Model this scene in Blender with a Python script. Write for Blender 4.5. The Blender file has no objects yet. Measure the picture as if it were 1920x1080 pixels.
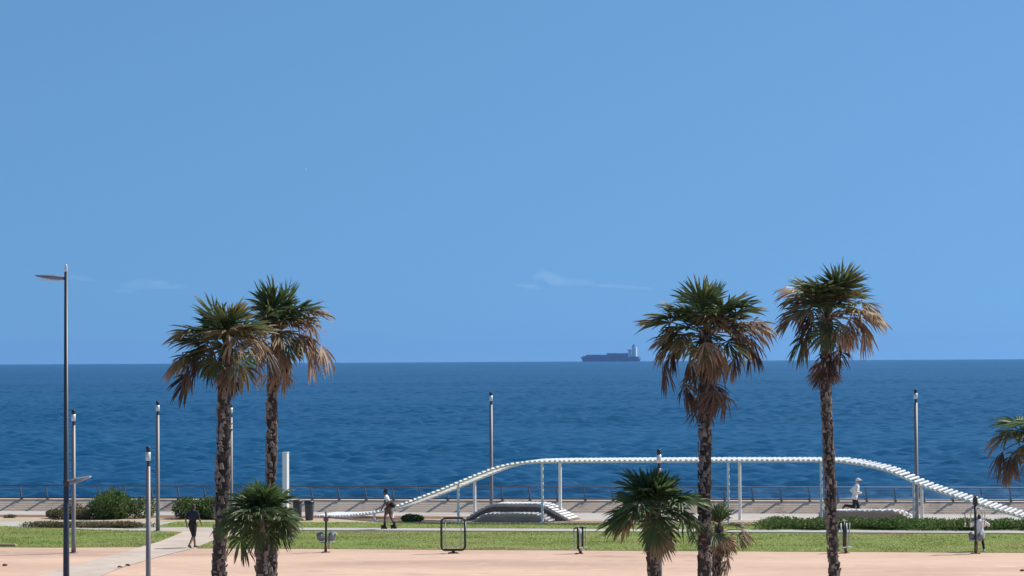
import bpy, bmesh, math, random
import numpy as np
from mathutils import Vector, Matrix, noise
R = math.radians
rnd = random.Random(11)

# ------------------------------------------------------------------ camera
scene = bpy.context.scene
C = scene.collection
EYE = Vector((0.0, 0.0, 7.5))
FPX = 5000.0                      # focal length in photograph pixels (1920 wide)
PITCH, ROLL = math.atan((674.5 - 540) / FPX), R(-0.298)
cam_rot = Matrix.Rotation(R(90) + PITCH, 3, 'X') @ Matrix.Rotation(ROLL, 3, 'Z')
cd = bpy.data.cameras.new('camera')
cd.sensor_width = 36.0
cd.lens = FPX / 1920 * 36.0
cd.clip_start, cd.clip_end = 0.5, 90000
cam = bpy.data.objects.new('camera', cd)
cam.matrix_world = Matrix.Translation(EYE) @ cam_rot.to_4x4()
C.objects.link(cam)
scene.camera = cam

# ------------------------------------------------------------------ sky, sun, exposure
SUN_EL, SUN_AZ = R(47.0), R(26.0)          # azimuth measured from +X (right) towards +Y (sea)
sun_dir = Vector((math.cos(SUN_EL) * math.cos(SUN_AZ), math.cos(SUN_EL) * math.sin(SUN_AZ), math.sin(SUN_EL)))
world = bpy.data.worlds.new('World')
scene.world = world
world.use_nodes = True
wn = world.node_tree
wn.nodes.clear()
sky = wn.nodes.new('ShaderNodeTexSky')
sky.sky_type = 'NISHITA'
sky.sun_disc = False
sky.sun_elevation = SUN_EL
sky.sun_rotation = R(90) - SUN_AZ
sky.altitude = 3000
sky.air_density = 0.5
sky.dust_density = 0.0
sky.ozone_density = 5.0
# a clear, even sky: the band near the horizon is read a little higher up
wtc = wn.nodes.new('ShaderNodeTexCoord')
wmp = wn.nodes.new('ShaderNodeMapping')
wmp.vector_type = 'POINT'
wmp.inputs['Scale'].default_value = (1, 1, 0.16)
wmp.inputs['Location'].default_value = (0, 0, 0.090)
wnm = wn.nodes.new('ShaderNodeVectorMath')
wnm.operation = 'NORMALIZE'
wn.links.new(wtc.outputs['Generated'], wmp.inputs['Vector'])
wn.links.new(wmp.outputs[0], wnm.inputs[0])
wn.links.new(wnm.outputs[0], sky.inputs['Vector'])
hs = wn.nodes.new('ShaderNodeHueSaturation')
hs.inputs['Saturation'].default_value = 1.0
bg = wn.nodes.new('ShaderNodeBackground')
bg.inputs['Strength'].default_value = 0.100
wo = wn.nodes.new('ShaderNodeOutputWorld')
wn.links.new(sky.outputs[0], hs.inputs['Color'])
tint = wn.nodes.new('ShaderNodeMix')
tint.data_type = 'RGBA'
tint.blend_type = 'MULTIPLY'
tint.inputs['Factor'].default_value = 1.0
tint.inputs[7].default_value = (0.86, 1.07, 0.98, 1)
wn.links.new(hs.outputs[0], tint.inputs[6])
wn.links.new(tint.outputs[2], bg.inputs['Color'])
wn.links.new(bg.outputs[0], wo.inputs['Surface'])
sl = bpy.data.lights.new('sun', 'SUN')
sl.energy = 4.2
sl.angle = R(0.53)
sl.color = (1.0, 0.95, 0.88)
so = bpy.data.objects.new('sun', sl)
so.rotation_euler = sun_dir.to_track_quat('Z', 'Y').to_euler()
so.location = (40, 30, 60)
C.objects.link(so)
scene.view_settings.view_transform = 'Standard'
scene.view_settings.look = 'None'
scene.view_settings.exposure = 0.40
scene.view_settings.gamma = 1.0
scene.view_settings.use_curve_mapping = False
scene.cycles.max_bounces = 8
scene.cycles.volume_bounces = 0
scene.cycles.transparent_max_bounces = 12

# ------------------------------------------------------------------ measuring helpers
def ray(px, py):
    return (cam_rot @ Vector(((px - 960) / FPX, -(py - 540) / FPX, -1.0))).normalized()
def G(px, py, z=0.0):                      # point on the level z
    d = ray(px, py)
    return EYE + d * ((z - EYE.z) / d.z)
def at(px, py, D):                         # point at distance D (along +Y)
    d = ray(px, py)
    return EYE + d * (D / d.y)
YAW = R(8.5)                               # the promenade runs at this angle to the picture
EU = Vector((math.cos(YAW), -math.sin(YAW), 0))
EV = Vector((math.sin(YAW), math.cos(YAW), 0))
def on_v(px, py, v):
    d = ray(px, py)
    return EYE + d * (v / d.dot(EV))
def UV(u, v, z=0.0):
    return EU * u + EV * v + Vector((0, 0, z))
def vline(py):
    return G(960, py).dot(EV)
def uof(p):
    return p.dot(EU)

# ------------------------------------------------------------------ materials
def nodes_of(name):
    m = bpy.data.materials.new(name)
    m.use_nodes = True
    nt = m.node_tree
    return m, nt, nt.nodes['Principled BSDF']
def ramp(nt, cols):
    r = nt.nodes.new('ShaderNodeValToRGB')
    els = r.color_ramp.elements
    for i, (p, c) in enumerate(cols):
        e = els[i] if i < 2 else els.new(p)
        e.position = p
        e.color = (*c, 1)
    return r
def mat(name, c1, c2=None, scale=3.0, rough=0.7, bump=0.0, bscale=None, metal=0.0, stretch=(1, 1, 1), detail=5, spec=0.5, objrand=0.0, lo=0.35, hi=0.65, coat=0.0):
    m, nt, b = nodes_of(name)
    c2 = c2 or tuple(x * 0.8 for x in c1)
    tc = nt.nodes.new('ShaderNodeTexCoord')
    mp = nt.nodes.new('ShaderNodeMapping')
    mp.inputs['Scale'].default_value = stretch
    nt.links.new(tc.outputs['Object'], mp.inputs['Vector'])
    n = nt.nodes.new('ShaderNodeTexNoise')
    n.inputs['Scale'].default_value = scale
    n.inputs['Detail'].default_value = detail
    n.inputs['Roughness'].default_value = 0.62
    nt.links.new(mp.outputs[0], n.inputs['Vector'])
    r = ramp(nt, [(lo, c1), (hi, c2)])
    nt.links.new(n.outputs['Fac'], r.inputs[0])
    col = r.outputs[0]
    if objrand:
        oi = nt.nodes.new('ShaderNodeObjectInfo')
        h = nt.nodes.new('ShaderNodeHueSaturation')
        ma = nt.nodes.new('ShaderNodeMapRange')
        ma.inputs['To Min'].default_value = 1 - objrand
        ma.inputs['To Max'].default_value = 1 + objrand
        nt.links.new(oi.outputs['Random'], ma.inputs['Value'])
        nt.links.new(ma.outputs[0], h.inputs['Value'])
        nt.links.new(col, h.inputs['Color'])
        col = h.outputs[0]
    nt.links.new(col, b.inputs['Base Color'])
    b.inputs['Roughness'].default_value = rough
    b.inputs['Metallic'].default_value = metal
    b.inputs['Specular IOR Level'].default_value = spec
    b.inputs['Coat Weight'].default_value = coat
    if bump:
        n2 = nt.nodes.new('ShaderNodeTexNoise')
        n2.inputs['Scale'].default_value = bscale or scale * 4
        n2.inputs['Detail'].default_value = 6
        nt.links.new(mp.outputs[0], n2.inputs['Vector'])
        bp = nt.nodes.new('ShaderNodeBump')
        bp.inputs['Strength'].default_value = 1.0
        bp.inputs['Distance'].default_value = bump
        nt.links.new(n2.outputs['Fac'], bp.inputs['Height'])
        nt.links.new(bp.outputs[0], b.inputs['Normal'])
    return m
def leafmat(name, c1, c2, trans=0.25, scale=2.0, objrand=0.25, rough=0.55, spec=0.4):
    m = mat(name, c1, c2, scale=scale, rough=rough, objrand=objrand, spec=spec)
    nt = m.node_tree
    b = nt.nodes['Principled BSDF']
    out = [n for n in nt.nodes if n.type == 'OUTPUT_MATERIAL'][0]
    t = nt.nodes.new('ShaderNodeBsdfTranslucent')
    nt.links.new(b.inputs['Base Color'].links[0].from_socket, t.inputs['Color'])
    mx = nt.nodes.new('ShaderNodeMixShader')
    mx.inputs[0].default_value = trans
    nt.links.new(b.outputs[0], mx.inputs[1])
    nt.links.new(t.outputs[0], mx.inputs[2])
    nt.links.new(mx.outputs[0], out.inputs['Surface'])
    return m

M = {}
M['plaza'] = mat('plaza_paving', (0.68, 0.47, 0.345), (0.57, 0.38, 0.275), scale=0.25, rough=0.9, bump=0.004, bscale=30, spec=0.15, stretch=(0.5, 1, 1), detail=9)
def patches(m, c, scale, lo, hi, amt, stretch=(1, 1, 1)):
    nt = m.node_tree
    b = nt.nodes['Principled BSDF']
    src = b.inputs['Base Color'].links[0].from_socket
    tc = nt.nodes.new('ShaderNodeTexCoord')
    mp = nt.nodes.new('ShaderNodeMapping'); mp.inputs['Scale'].default_value = stretch
    nt.links.new(tc.outputs['Object'], mp.inputs['Vector'])
    n = nt.nodes.new('ShaderNodeTexNoise'); n.inputs['Scale'].default_value = scale; n.inputs['Detail'].default_value = 7
    n.inputs['Distortion'].default_value = 0.6
    nt.links.new(mp.outputs[0], n.inputs['Vector'])
    mr = nt.nodes.new('ShaderNodeMapRange')
    mr.inputs['From Min'].default_value = lo; mr.inputs['From Max'].default_value = hi; mr.inputs['To Max'].default_value = amt
    nt.links.new(n.outputs['Fac'], mr.inputs['Value'])
    mx = nt.nodes.new('ShaderNodeMix'); mx.data_type = 'RGBA'; mx.inputs[7].default_value = (*c, 1)
    nt.links.new(mr.outputs[0], mx.inputs[0]); nt.links.new(src, mx.inputs[6])
    for l in list(src.links):
        if l.to_node != mx: nt.links.new(mx.outputs[2], l.to_socket)
patches(M['plaza'], (0.38, 0.255, 0.19), 0.11, 0.50, 0.72, 0.75, (0.45, 1.6, 1))
patches(M['plaza'], (0.30, 0.21, 0.16), 0.9, 0.60, 0.75, 0.6, (0.5, 1, 1))
patches(M['plaza'], (0.78, 0.60, 0.45), 2.2, 0.58, 0.72, 0.55, (0.5, 1, 1))
M['lawn'] = mat('lawn_soil', (0.20, 0.26, 0.066), (0.26, 0.29, 0.09), scale=0.5, rough=0.95, spec=0.1, stretch=(0.35, 1, 1), detail=8)
M['concrete'] = mat('pale_concrete', (0.50, 0.47, 0.42), (0.42, 0.385, 0.335), scale=0.8, rough=0.9, bump=0.003, spec=0.15, detail=8)
M['path'] = mat('pale_path', (0.60, 0.50, 0.41), (0.50, 0.41, 0.335), scale=0.5, rough=0.9, bump=0.003, spec=0.15, detail=8)
M['sandpath'] = mat('sand_path', (0.52, 0.42, 0.30), (0.44, 0.34, 0.24), scale=0.6, rough=0.95, bump=0.004, spec=0.1, detail=8)
M['kerbtan'] = mat('tan_kerb_stone', (0.48, 0.33, 0.21), (0.38, 0.26, 0.165), scale=4, rough=0.9)
M['soil'] = mat('red_soil', (0.30, 0.17, 0.11), (0.20, 0.11, 0.07), scale=1.5, rough=1.0, bump=0.02, spec=0.05)
M['promenade'] = mat('promenade_paving', (0.50, 0.46, 0.42), (0.42, 0.385, 0.35), scale=0.6, rough=0.85, bump=0.003, spec=0.2, detail=8)
M['slope'] = mat('slope_stone', (0.68, 0.53, 0.40), (0.58, 0.45, 0.34), scale=0.9, rough=0.9, bump=0.008, bscale=9, spec=0.15, detail=9)
M['white'] = mat('white_paint', (0.82, 0.82, 0.81), (0.74, 0.74, 0.72), scale=1.5, rough=0.4, spec=0.5)
M['whiteleg'] = mat('white_steel', (0.78, 0.79, 0.80), (0.70, 0.71, 0.72), scale=3, rough=0.45)
M['graypole'] = mat('grey_pole', (0.25, 0.225, 0.215), (0.19, 0.175, 0.165), scale=2, rough=0.5, metal=0.25, stretch=(1, 1, 0.3))
M['darkpole'] = mat('dark_pole', (0.022, 0.028, 0.04), (0.035, 0.042, 0.055), scale=2, rough=0.42, stretch=(1, 1, 0.2))
M['lamphead'] = mat('luminaire_grey', (0.32, 0.32, 0.33), (0.25, 0.25, 0.26), scale=4, rough=0.4, metal=0.3)
M['black'] = mat('black_metal', (0.015, 0.016, 0.018), (0.03, 0.03, 0.032), scale=5, rough=0.45)
M['lens'] = mat('frosted_lens', (0.62, 0.68, 0.70), (0.55, 0.62, 0.65), scale=4, rough=0.25)
M['rail'] = mat('railing_steel', (0.085, 0.105, 0.13), (0.12, 0.135, 0.155), scale=3, rough=0.5, metal=0.2)
M['benchdark'] = mat('bench_side_dark', (0.20, 0.135, 0.105), (0.14, 0.095, 0.075), scale=2, rough=0.7, bump=0.004)
M['trim'] = mat('bench_edge_trim', (0.52, 0.42, 0.33), (0.43, 0.345, 0.275), scale=3, rough=0.7)
M['benchtan'] = mat('bench_side_tan', (0.46, 0.33, 0.25), (0.36, 0.26, 0.195), scale=2, rough=0.7, bump=0.004)
M['benchwarm'] = mat('bench_side_warm', (0.58, 0.37, 0.28), (0.47, 0.30, 0.23), scale=2, rough=0.7, bump=0.004)
M['bin'] = mat('bin_plastic', (0.05, 0.052, 0.055), (0.075, 0.078, 0.082), scale=4, rough=0.55)
M['gym'] = mat('gym_dark_paint', (0.022, 0.022, 0.016), (0.035, 0.033, 0.025), scale=5, rough=0.4)
M['gymbrown'] = mat('gym_rust_base', (0.16, 0.085, 0.055), (0.11, 0.06, 0.04), scale=6, rough=0.6)
M['gymgrey'] = mat('gym_grey_plastic', (0.22, 0.24, 0.27), (0.17, 0.19, 0.22), scale=3, rough=0.5)
M['gymwhite'] = mat('gym_pale_plastic', (0.72, 0.70, 0.62), (0.64, 0.62, 0.55), scale=3, rough=0.4)
M['gymsteel'] = mat('gym_grey_steel', (0.45, 0.47, 0.47), (0.36, 0.38, 0.38), scale=3, rough=0.4, metal=0.4)
M['trunk'] = mat('palm_trunk', (0.090, 0.074, 0.064), (0.045, 0.038, 0.034), scale=5, rough=0.95, bump=0.03, bscale=14, spec=0.1, stretch=(1, 1, 2.2))
M['boot'] = mat('palm_leaf_base', (0.32, 0.29, 0.255), (0.085, 0.073, 0.066), scale=4, rough=0.95, spec=0.1, bump=0.01, bscale=25)
M['fibre'] = mat('palm_fibre', (0.20, 0.12, 0.07), (0.09, 0.06, 0.04), scale=8, rough=1.0, bump=0.03, bscale=20, spec=0.05)
M['leaf'] = leafmat('palm_leaf_green', (0.075, 0.120, 0.042), (0.118, 0.150, 0.058), trans=0.34)
M['leafyoung'] = leafmat('young_palm_leaf', (0.065, 0.118, 0.036), (0.105, 0.155, 0.052), trans=0.34)
M['leafolive'] = leafmat('palm_leaf_olive', (0.14, 0.145, 0.055), (0.22, 0.175, 0.085), trans=0.28)
M['leafdead'] = leafmat('palm_leaf_tan', (0.42, 0.30, 0.185), (0.22, 0.145, 0.088), trans=0.18, objrand=0.35)
M['leafbrown'] = leafmat('palm_leaf_dark_brown', (0.12, 0.080, 0.055), (0.075, 0.052, 0.040), trans=0.10, objrand=0.35)
M['shrub'] = leafmat('shrub_leaf', (0.080, 0.140, 0.034), (0.14, 0.185, 0.055), trans=0.2, scale=1.3, objrand=0.0, rough=0.75, spec=0.15)
M['shrubdry'] = leafmat('dry_shrub_leaf', (0.15, 0.145, 0.06), (0.22, 0.18, 0.095), trans=0.15, scale=1.3, objrand=0.0, rough=0.75, spec=0.15)
M['hedge'] = leafmat('hedge_leaf', (0.085, 0.16, 0.035), (0.15, 0.21, 0.06), trans=0.22, scale=1.0, objrand=0.0, rough=0.75, spec=0.15)
M['grass'] = leafmat('grass_blade', (0.22, 0.285, 0.072), (0.29, 0.33, 0.10), trans=0.5, scale=0.45, objrand=0.0, rough=0.7, spec=0.2)
for k_ in ('grass', 'lawn'):
    patches(M[k_], (0.30, 0.255, 0.115), 0.30, 0.52, 0.70, 0.8, (0.4, 1, 1))
    patches(M[k_], (0.10, 0.15, 0.036), 0.75, 0.55, 0.72, 0.55, (0.4, 1, 1))
patches(M['slope'], (0.30, 0.225, 0.17), 1.4, 0.52, 0.72, 0.7)
patches(M['path'], (0.40, 0.33, 0.27), 0.7, 0.52, 0.72, 0.6)
M['stem'] = mat('shrub_stem', (0.10, 0.07, 0.045), (0.06, 0.045, 0.03), scale=8, rough=0.95)

# ------------------------------------------------------------------ object helpers
def link(name, me, m=None, parent=None, loc=None, rot=None):
    o = bpy.data.objects.new(name, me)
    C.objects.link(o)
    if m is not None and me is not None and not me.materials:
        me.materials.append(m)
    if parent is not None:
        o.parent = parent
    if loc is not None:
        o.location = loc
    if rot is not None:
        o.rotation_euler = rot
    return o
def thing(name, label, cat, loc, group=None, rz=0.0):
    o = bpy.data.objects.new(name, None)
    o.empty_display_size = 0.3
    C.objects.link(o)
    o.location = loc
    o.rotation_euler = (0, 0, rz)
    return tag(o, label, cat, group)
def tag(o, label, cat, group=None, kind=None):
    o['label'] = label
    o['category'] = cat
    if group: o['group'] = group
    if kind: o['kind'] = kind
    return o
def mesh_of(bm, name, smooth=False):
    me = bpy.data.meshes.new(name)
    bmesh.ops.recalc_face_normals(bm, faces=bm.faces[:])
    bm.to_mesh(me)
    bm.free()
    if smooth:
        me.shade_smooth()
    return me
def raw(name, vs, fs, smooth=False):
    me = bpy.data.meshes.new(name)
    me.from_pydata([tuple(v) for v in vs], [], fs)
    me.update()
    if smooth: me.shade_smooth()
    return me
def struct(name, me, m):
    o = link(name, me, m)
    o['kind'] = 'structure'
    return o
def tube(bm, pts, rad, seg=10, flat=1.0, cap=True):
    """swept tube; rad a number or a list"""
    pts = [Vector(p) for p in pts]
    n = len(pts)
    rs = rad if isinstance(rad, (list, tuple)) else [rad] * n
    rings = []
    prev = None
    for i, p in enumerate(pts):
        t = (pts[min(i + 1, n - 1)] - pts[max(i - 1, 0)]).normalized()
        if prev is None:
            a = Vector((1, 0, 0)) if abs(t.x) < 0.9 else Vector((0, 1, 0))
            s = (a - t * a.dot(t)).normalized()
        else:
            s = (prev - t * prev.dot(t)).normalized()
        prev = s
        b = t.cross(s)
        rings.append([bm.verts.new(p + (s * math.cos(k * 2 * math.pi / seg) + b * math.sin(k * 2 * math.pi / seg) * flat) * rs[i]) for k in range(seg)])
    for i in range(n - 1):
        for k in range(seg):
            f = bm.faces.new((rings[i][k], rings[i][(k + 1) % seg], rings[i + 1][(k + 1) % seg], rings[i + 1][k]))
            f.smooth = True
    if cap:
        bm.faces.new(rings[0][::-1])
        bm.faces.new(rings[-1])
def box(bm, c, s, rot=None, bev=0.0):
    mx = Matrix.Translation(Vector(c)) @ (rot.to_4x4() if rot else Matrix.Identity(4)) @ Matrix.Diagonal((*s, 1))
    r = bmesh.ops.create_cube(bm, size=1.0, matrix=mx)
    if bev:
        es = list({e for v in r['verts'] for e in v.link_edges})
        bmesh.ops.bevel(bm, geom=es, offset=bev, segments=2, affect='EDGES')
def lathe(bm, prof, seg=16, c=(0, 0, 0)):
    rings = []
    for r, z in prof:
        rings.append([bm.verts.new((c[0] + r * math.cos(k * 2 * math.pi / seg), c[1] + r * math.sin(k * 2 * math.pi / seg), c[2] + z)) for k in range(seg)])
    for i in range(len(prof) - 1):
        for k in range(seg):
            f = bm.faces.new((rings[i][k], rings[i][(k + 1) % seg], rings[i + 1][(k + 1) % seg], rings[i + 1][k]))
            f.smooth = True
    bm.faces.new(rings[0][::-1])
    bm.faces.new(rings[-1])
_b = bmesh.new()
bmesh.ops.create_icosphere(_b, subdivisions=2, radius=1.0)
_b.verts.ensure_lookup_table()
ICO_V = np.array([v.co[:] for v in _b.verts])
ICO_F = np.array([[v.index for v in f.verts] for f in _b.faces])
_b.free()
class Soup:
    """overlapping balls, later fused into one surface"""
    def __init__(self): self.v, self.f, self.n = [], [], 0
    def add(self, c, s):
        self.v.append(ICO_V * np.array(s[:]) + np.array(c[:]))
        self.f.append(ICO_F + self.n)
        self.n += len(ICO_V)
    def to_mesh(self, me): me.from_pydata(np.concatenate(self.v).tolist(), [], np.concatenate(self.f).tolist())
    def free(self): pass
def blob(bm, c, s, sub=2):
    if isinstance(bm, Soup):
        bm.add(Vector(c), Vector(s))
        return
    bmesh.ops.create_icosphere(bm, subdivisions=sub, radius=1.0, matrix=Matrix.Translation(Vector(c)) @ Matrix.Diagonal((*s, 1)))
def B():
    return bmesh.new()
def sheet(name, pts, m, z):
    vs = [(p.x, p.y, z) for p in pts]
    return struct(name, raw(name, vs, [tuple(range(len(vs)))]), m)
def inside(p, poly):
    c = False
    j = len(poly) - 1
    for i in range(len(poly)):
        a, b = poly[i], poly[j]
        if (a.y > p.y) != (b.y > p.y) and p.x < (b.x - a.x) * (p.y - a.y) / (b.y - a.y) + a.x:
            c = not c
        j = i
    return c

# ------------------------------------------------------------------ the sea
SEA_Z, SEA_R = -5.0, 16000.0
def build_sea():
    # a fan of the bay with real waves, on a flat sheet that reaches the horizon
    rs = np.random.RandomState(7)
    def heights(x, y):
        h = np.zeros_like(x)
        for i in range(90):
            lam = 1.6 * (4.6 ** rs.rand())
            a = -math.pi / 2 + rs.normal(0, 0.45)
            k = 2 * math.pi / lam
            amp = 0.0140 * lam ** 0.62
            h += amp * np.sin(k * (x * math.cos(a) + y * math.sin(a)) + rs.rand() * 6.283)
        return h
    rows = [195.0]
    while rows[-1] < 15900:
        rows.append(rows[-1] * (1.0028 if rows[-1] < 3200 else 1.006))
    rows = np.array(rows)
    cols = np.linspace(R(-15), R(15), 640)
    rr, aa = np.meshgrid(rows, cols, indexing='ij')
    x = rr * np.sin(aa); y = rr * np.cos(aa)
    gust = 0.9 + 0.14 * np.sin(x * 0.004 + 1.3 * np.sin(y * 0.0061)) * np.sin(y * 0.0093 + x * 0.0013) + 0.22 * np.sin(x * 0.013 + 2 * np.sin(y * 0.011)) * np.sin(y * 0.031 + 1.5 * np.sin(x * 0.009))
    z = heights(x, y) * gust * np.clip((16000 - rr) / 2500, 0, 1)
    n0, n1 = x.shape
    vs = np.stack([x, y, z + SEA_Z], -1).reshape(-1, 3)
    ii = (np.arange(n0 - 1)[:, None] * n1 + np.arange(n1 - 1)[None, :]).ravel()
    fs = np.stack([ii, ii + 1, ii + n1 + 1, ii + n1], -1)
    flat = SEA_Z - 0.6
    seg = 96
    base = len(vs)
    disc = [(0, 0, flat)] + [(r_ * math.cos(k * math.tau / seg), r_ * math.sin(k * math.tau / seg), flat) for r_ in (400, 1200, 4000, SEA_R) for k in range(seg)]
    tri = []
    for k in range(seg):
        tri.append((base, base + 1 + k, base + 1 + (k + 1) % seg))
    quads = []
    for i in range(3):
        b0, b1 = base + 1 + i * seg, base + 1 + (i + 1) * seg
        for k in range(seg):
            quads.append((b0 + k, b1 + k, b1 + (k + 1) % seg, b0 + (k + 1) % seg))
    allv = np.concatenate([vs, np.array(disc)])
    fq = np.concatenate([fs, np.array(quads)])
    me = bpy.data.meshes.new('sea')
    me.vertices.add(len(allv))
    me.vertices.foreach_set('co', allv.ravel())
    nl = len(fq) * 4 + len(tri) * 3
    me.loops.add(nl)
    me.loops.foreach_set('vertex_index', np.concatenate([fq.ravel(), np.array(tri).ravel()]).astype(np.int32))
    me.polygons.add(len(fq) + len(tri))
    me.polygons.foreach_set('loop_start', np.concatenate([np.arange(len(fq)) * 4, len(fq) * 4 + np.arange(len(tri)) * 3]).astype(np.int32))
    me.update(calc_edges=True)
    me.shade_smooth()
    m, nt, b = nodes_of('sea_water')
    tc = nt.nodes.new('ShaderNodeTexCoord')
    def nz(scale, stretch, detail=3, rot=0.0):
        mp = nt.nodes.new('ShaderNodeMapping')
        mp.inputs['Scale'].default_value = stretch
        mp.inputs['Rotation'].default_value = (0, 0, rot)
        nt.links.new(tc.outputs['Object'], mp.inputs['Vector'])
        n = nt.nodes.new('ShaderNodeTexNoise')
        n.inputs['Scale'].default_value = scale
        n.inputs['Detail'].default_value = detail
        nt.links.new(mp.outputs[0], n.inputs['Vector'])
        return n
    n3 = nz(1.1, (0.6, 1, 1), 6, R(12))
    bp = nt.nodes.new('ShaderNodeBump')
    bp.inputs['Strength'].default_value = 1.0
    bp.inputs['Distance'].default_value = 0.16
    nt.links.new(n3.outputs['Fac'], bp.inputs['Height'])
    nt.links.new(bp.outputs[0], b.inputs['Normal'])
    big = nz(0.004, (0.25, 1, 1), 5)
    r = ramp(nt, [(0.35, (0.0060, 0.062, 0.148)), (0.65, (0.0080, 0.080, 0.180))])
    nt.links.new(big.outputs['Fac'], r.inputs[0])
    nt.links.new(r.outputs[0], b.inputs['Base Color'])
    b.inputs['Roughness'].default_value = 0.37
    b.inputs['Specular IOR Level'].default_value = 0.30
    b.inputs['IOR'].default_value = 1.33
    return struct('sea', me, m)
build_sea()

# ------------------------------------------------------------------ ground
v_front, v_back = vline(1031.5), vline(997.5)
v_k2, v_g2 = vline(991), vline(981)
v_sand, v_soil = vline(973.5), vline(969)
v_foot = vline(961.5)
SL_H, SL_RUN = 0.57, 0.60
v_top = v_foot + SL_RUN
U0, U1 = -75.0, 75.0
def strip(name, va, vb, m, z, ua=U0, ub=U1):
    return sheet(name, [UV(ua, va), UV(ub, va), UV(ub, vb), UV(ua, vb)], m, z)
strip('plaza', -120, v_top + 2.0, M['plaza'], 0.0)
u300 = uof(G(300, 985))
lawn_right = [G(368, 1027.3), G(398, 1015), G(440, 1003), UV(uof(G(470, 998)), v_back), UV(U1, v_back), UV(U1, v_front), UV(uof(G(372, 1028)), v_front)]
lawn_left = [G(-260, 981), G(-40, 985.5), G(60, 988.5), G(160, 993), G(260, 995.5), G(342, 997.5), G(330, 1003), G(300, 1015), G(262, 1026), G(100, 1026.8), G(-260, 1025)]
far_lawn = [UV(u300, v_g2), UV(U1, v_g2), UV(U1, v_k2), UV(u300, v_k2)]
strip('promenade_path', v_back, v_g2 + 0.001, M['concrete'], 0.004)
sheet('lawn', lawn_right, M['lawn'], 0.012)
sheet('lawn', lawn_left, M['lawn'], 0.012)
sheet('lawn', far_lawn, M['lawn'], 0.012)
strip('sand_path', v_g2 + 0.02, v_sand, M['sandpath'], 0.008)
strip('planting_bed', v_sand + 0.02, v_soil, M['soil'], 0.014, U0, uof(G(905, 972)))
strip('promenade', v_sand + 0.04, v_foot + 0.02, M['promenade'], 0.006)
diag = [G(40, 1090), G(120, 1066), G(200, 1044), G(265, 1026.3), G(303, 1014.6), G(333, 1002.8), G(345, 997.3), G(470, 997.6), G(438, 1003.4), G(396, 1015.3), G(366, 1027.6), G(300, 1044), G(230, 1064), G(165, 1090)]
sheet('diagonal_path', diag, M['path'], 0.016)
sheet('lower_path', [G(-200, 1150), G(165, 1090), G(40, 1090), G(-60, 1115)][::-1], M['path'], 0.016)
# sloping stone bank under the railing, ledge and sea wall
prof = [(v_foot, 0.0), (v_top, SL_H), (v_top + 0.9, SL_H), (v_top + 0.9, SEA_Z - 1)]
vs, fs = [], []
NU = 60
for i in range(NU + 1):
    u = U0 + (U1 - U0) * i / NU
    for (v, z) in prof:
        vs.append(UV(u, v, z))
for i in range(NU):
    for k in range(len(prof) - 1):
        a = i * len(prof) + k
        fs.append((a, a + len(prof), a + len(prof) + 1, a + 1))
bank = struct('sea_wall_bank', raw('sea_wall_bank', vs, fs), M['slope'])
# kerbs of the lawn
def kerb(name, u0, u1, v, w, h, m):
    bm = B()
    c = UV((u0 + u1) / 2, v, h / 2)
    box(bm, c, (u1 - u0, w, h), Matrix.Rotation(-YAW, 3, 'Z'), 0.01)
    o = link(name, mesh_of(bm, name), m)
    o['kind'] = 'structure'
    return o
kerb('kerb', uof(G(480, 998)), U1, v_back + 0.09, 0.16, 0.05, M['concrete'])
pk = G(-16, 1024.5)
bm = B(); box(bm, (0, 0, 0.05), (2.1, 0.25, 0.10), Matrix.Rotation(-YAW, 3, 'Z'), 0.015)
kb = link('stone_kerb_block', mesh_of(bm, 'stone_kerb_block'), M['kerbtan'], loc=pk)
tag(kb, 'short low stone kerb lying at the left edge of the lawn', 'kerb')

def build_grass():
    vs, fs = [], []
    polys = [(lawn_right, 60000, -34, 12), (lawn_left, 26000, -46, -20), (far_lawn, 20000, -34, 12)]
    for poly, n, ulo, uhi in polys:
        us = [uof(p) for p in poly]; vv = [p.dot(EV) for p in poly]
        lo, hi = max(min(us), ulo), min(max(us), uhi)
        k = 0
        while k < n:
            p = UV(rnd.uniform(lo, hi), rnd.uniform(min(vv), max(vv)))
            if not inside(p, poly):
                k += 0.3
                continue
            k += 1
            hgt = rnd.uniform(0.02, 0.06) * (0.7 + 0.7 * noise.noise(p * 0.5))
            a = rnd.uniform(0, math.tau)
            w = rnd.uniform(0.012, 0.03)
            d = Vector((math.cos(a), math.sin(a), 0)) * w
            lean = Vector((rnd.uniform(-.04, .04), rnd.uniform(-.04, .04), 0))
            i = len(vs)
            b = p + Vector((0, 0, 0.01))
            vs += [b - d, b + d, b + lean + Vector((0, 0, max(0.02, hgt)))]
            fs.append((i, i + 1, i + 2))
    o = link('grass', raw('grass', vs, fs), M['grass'])
    tag(o, 'short green grass covering the lawns along the promenade', 'grass', kind='stuff')
build_grass()

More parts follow.
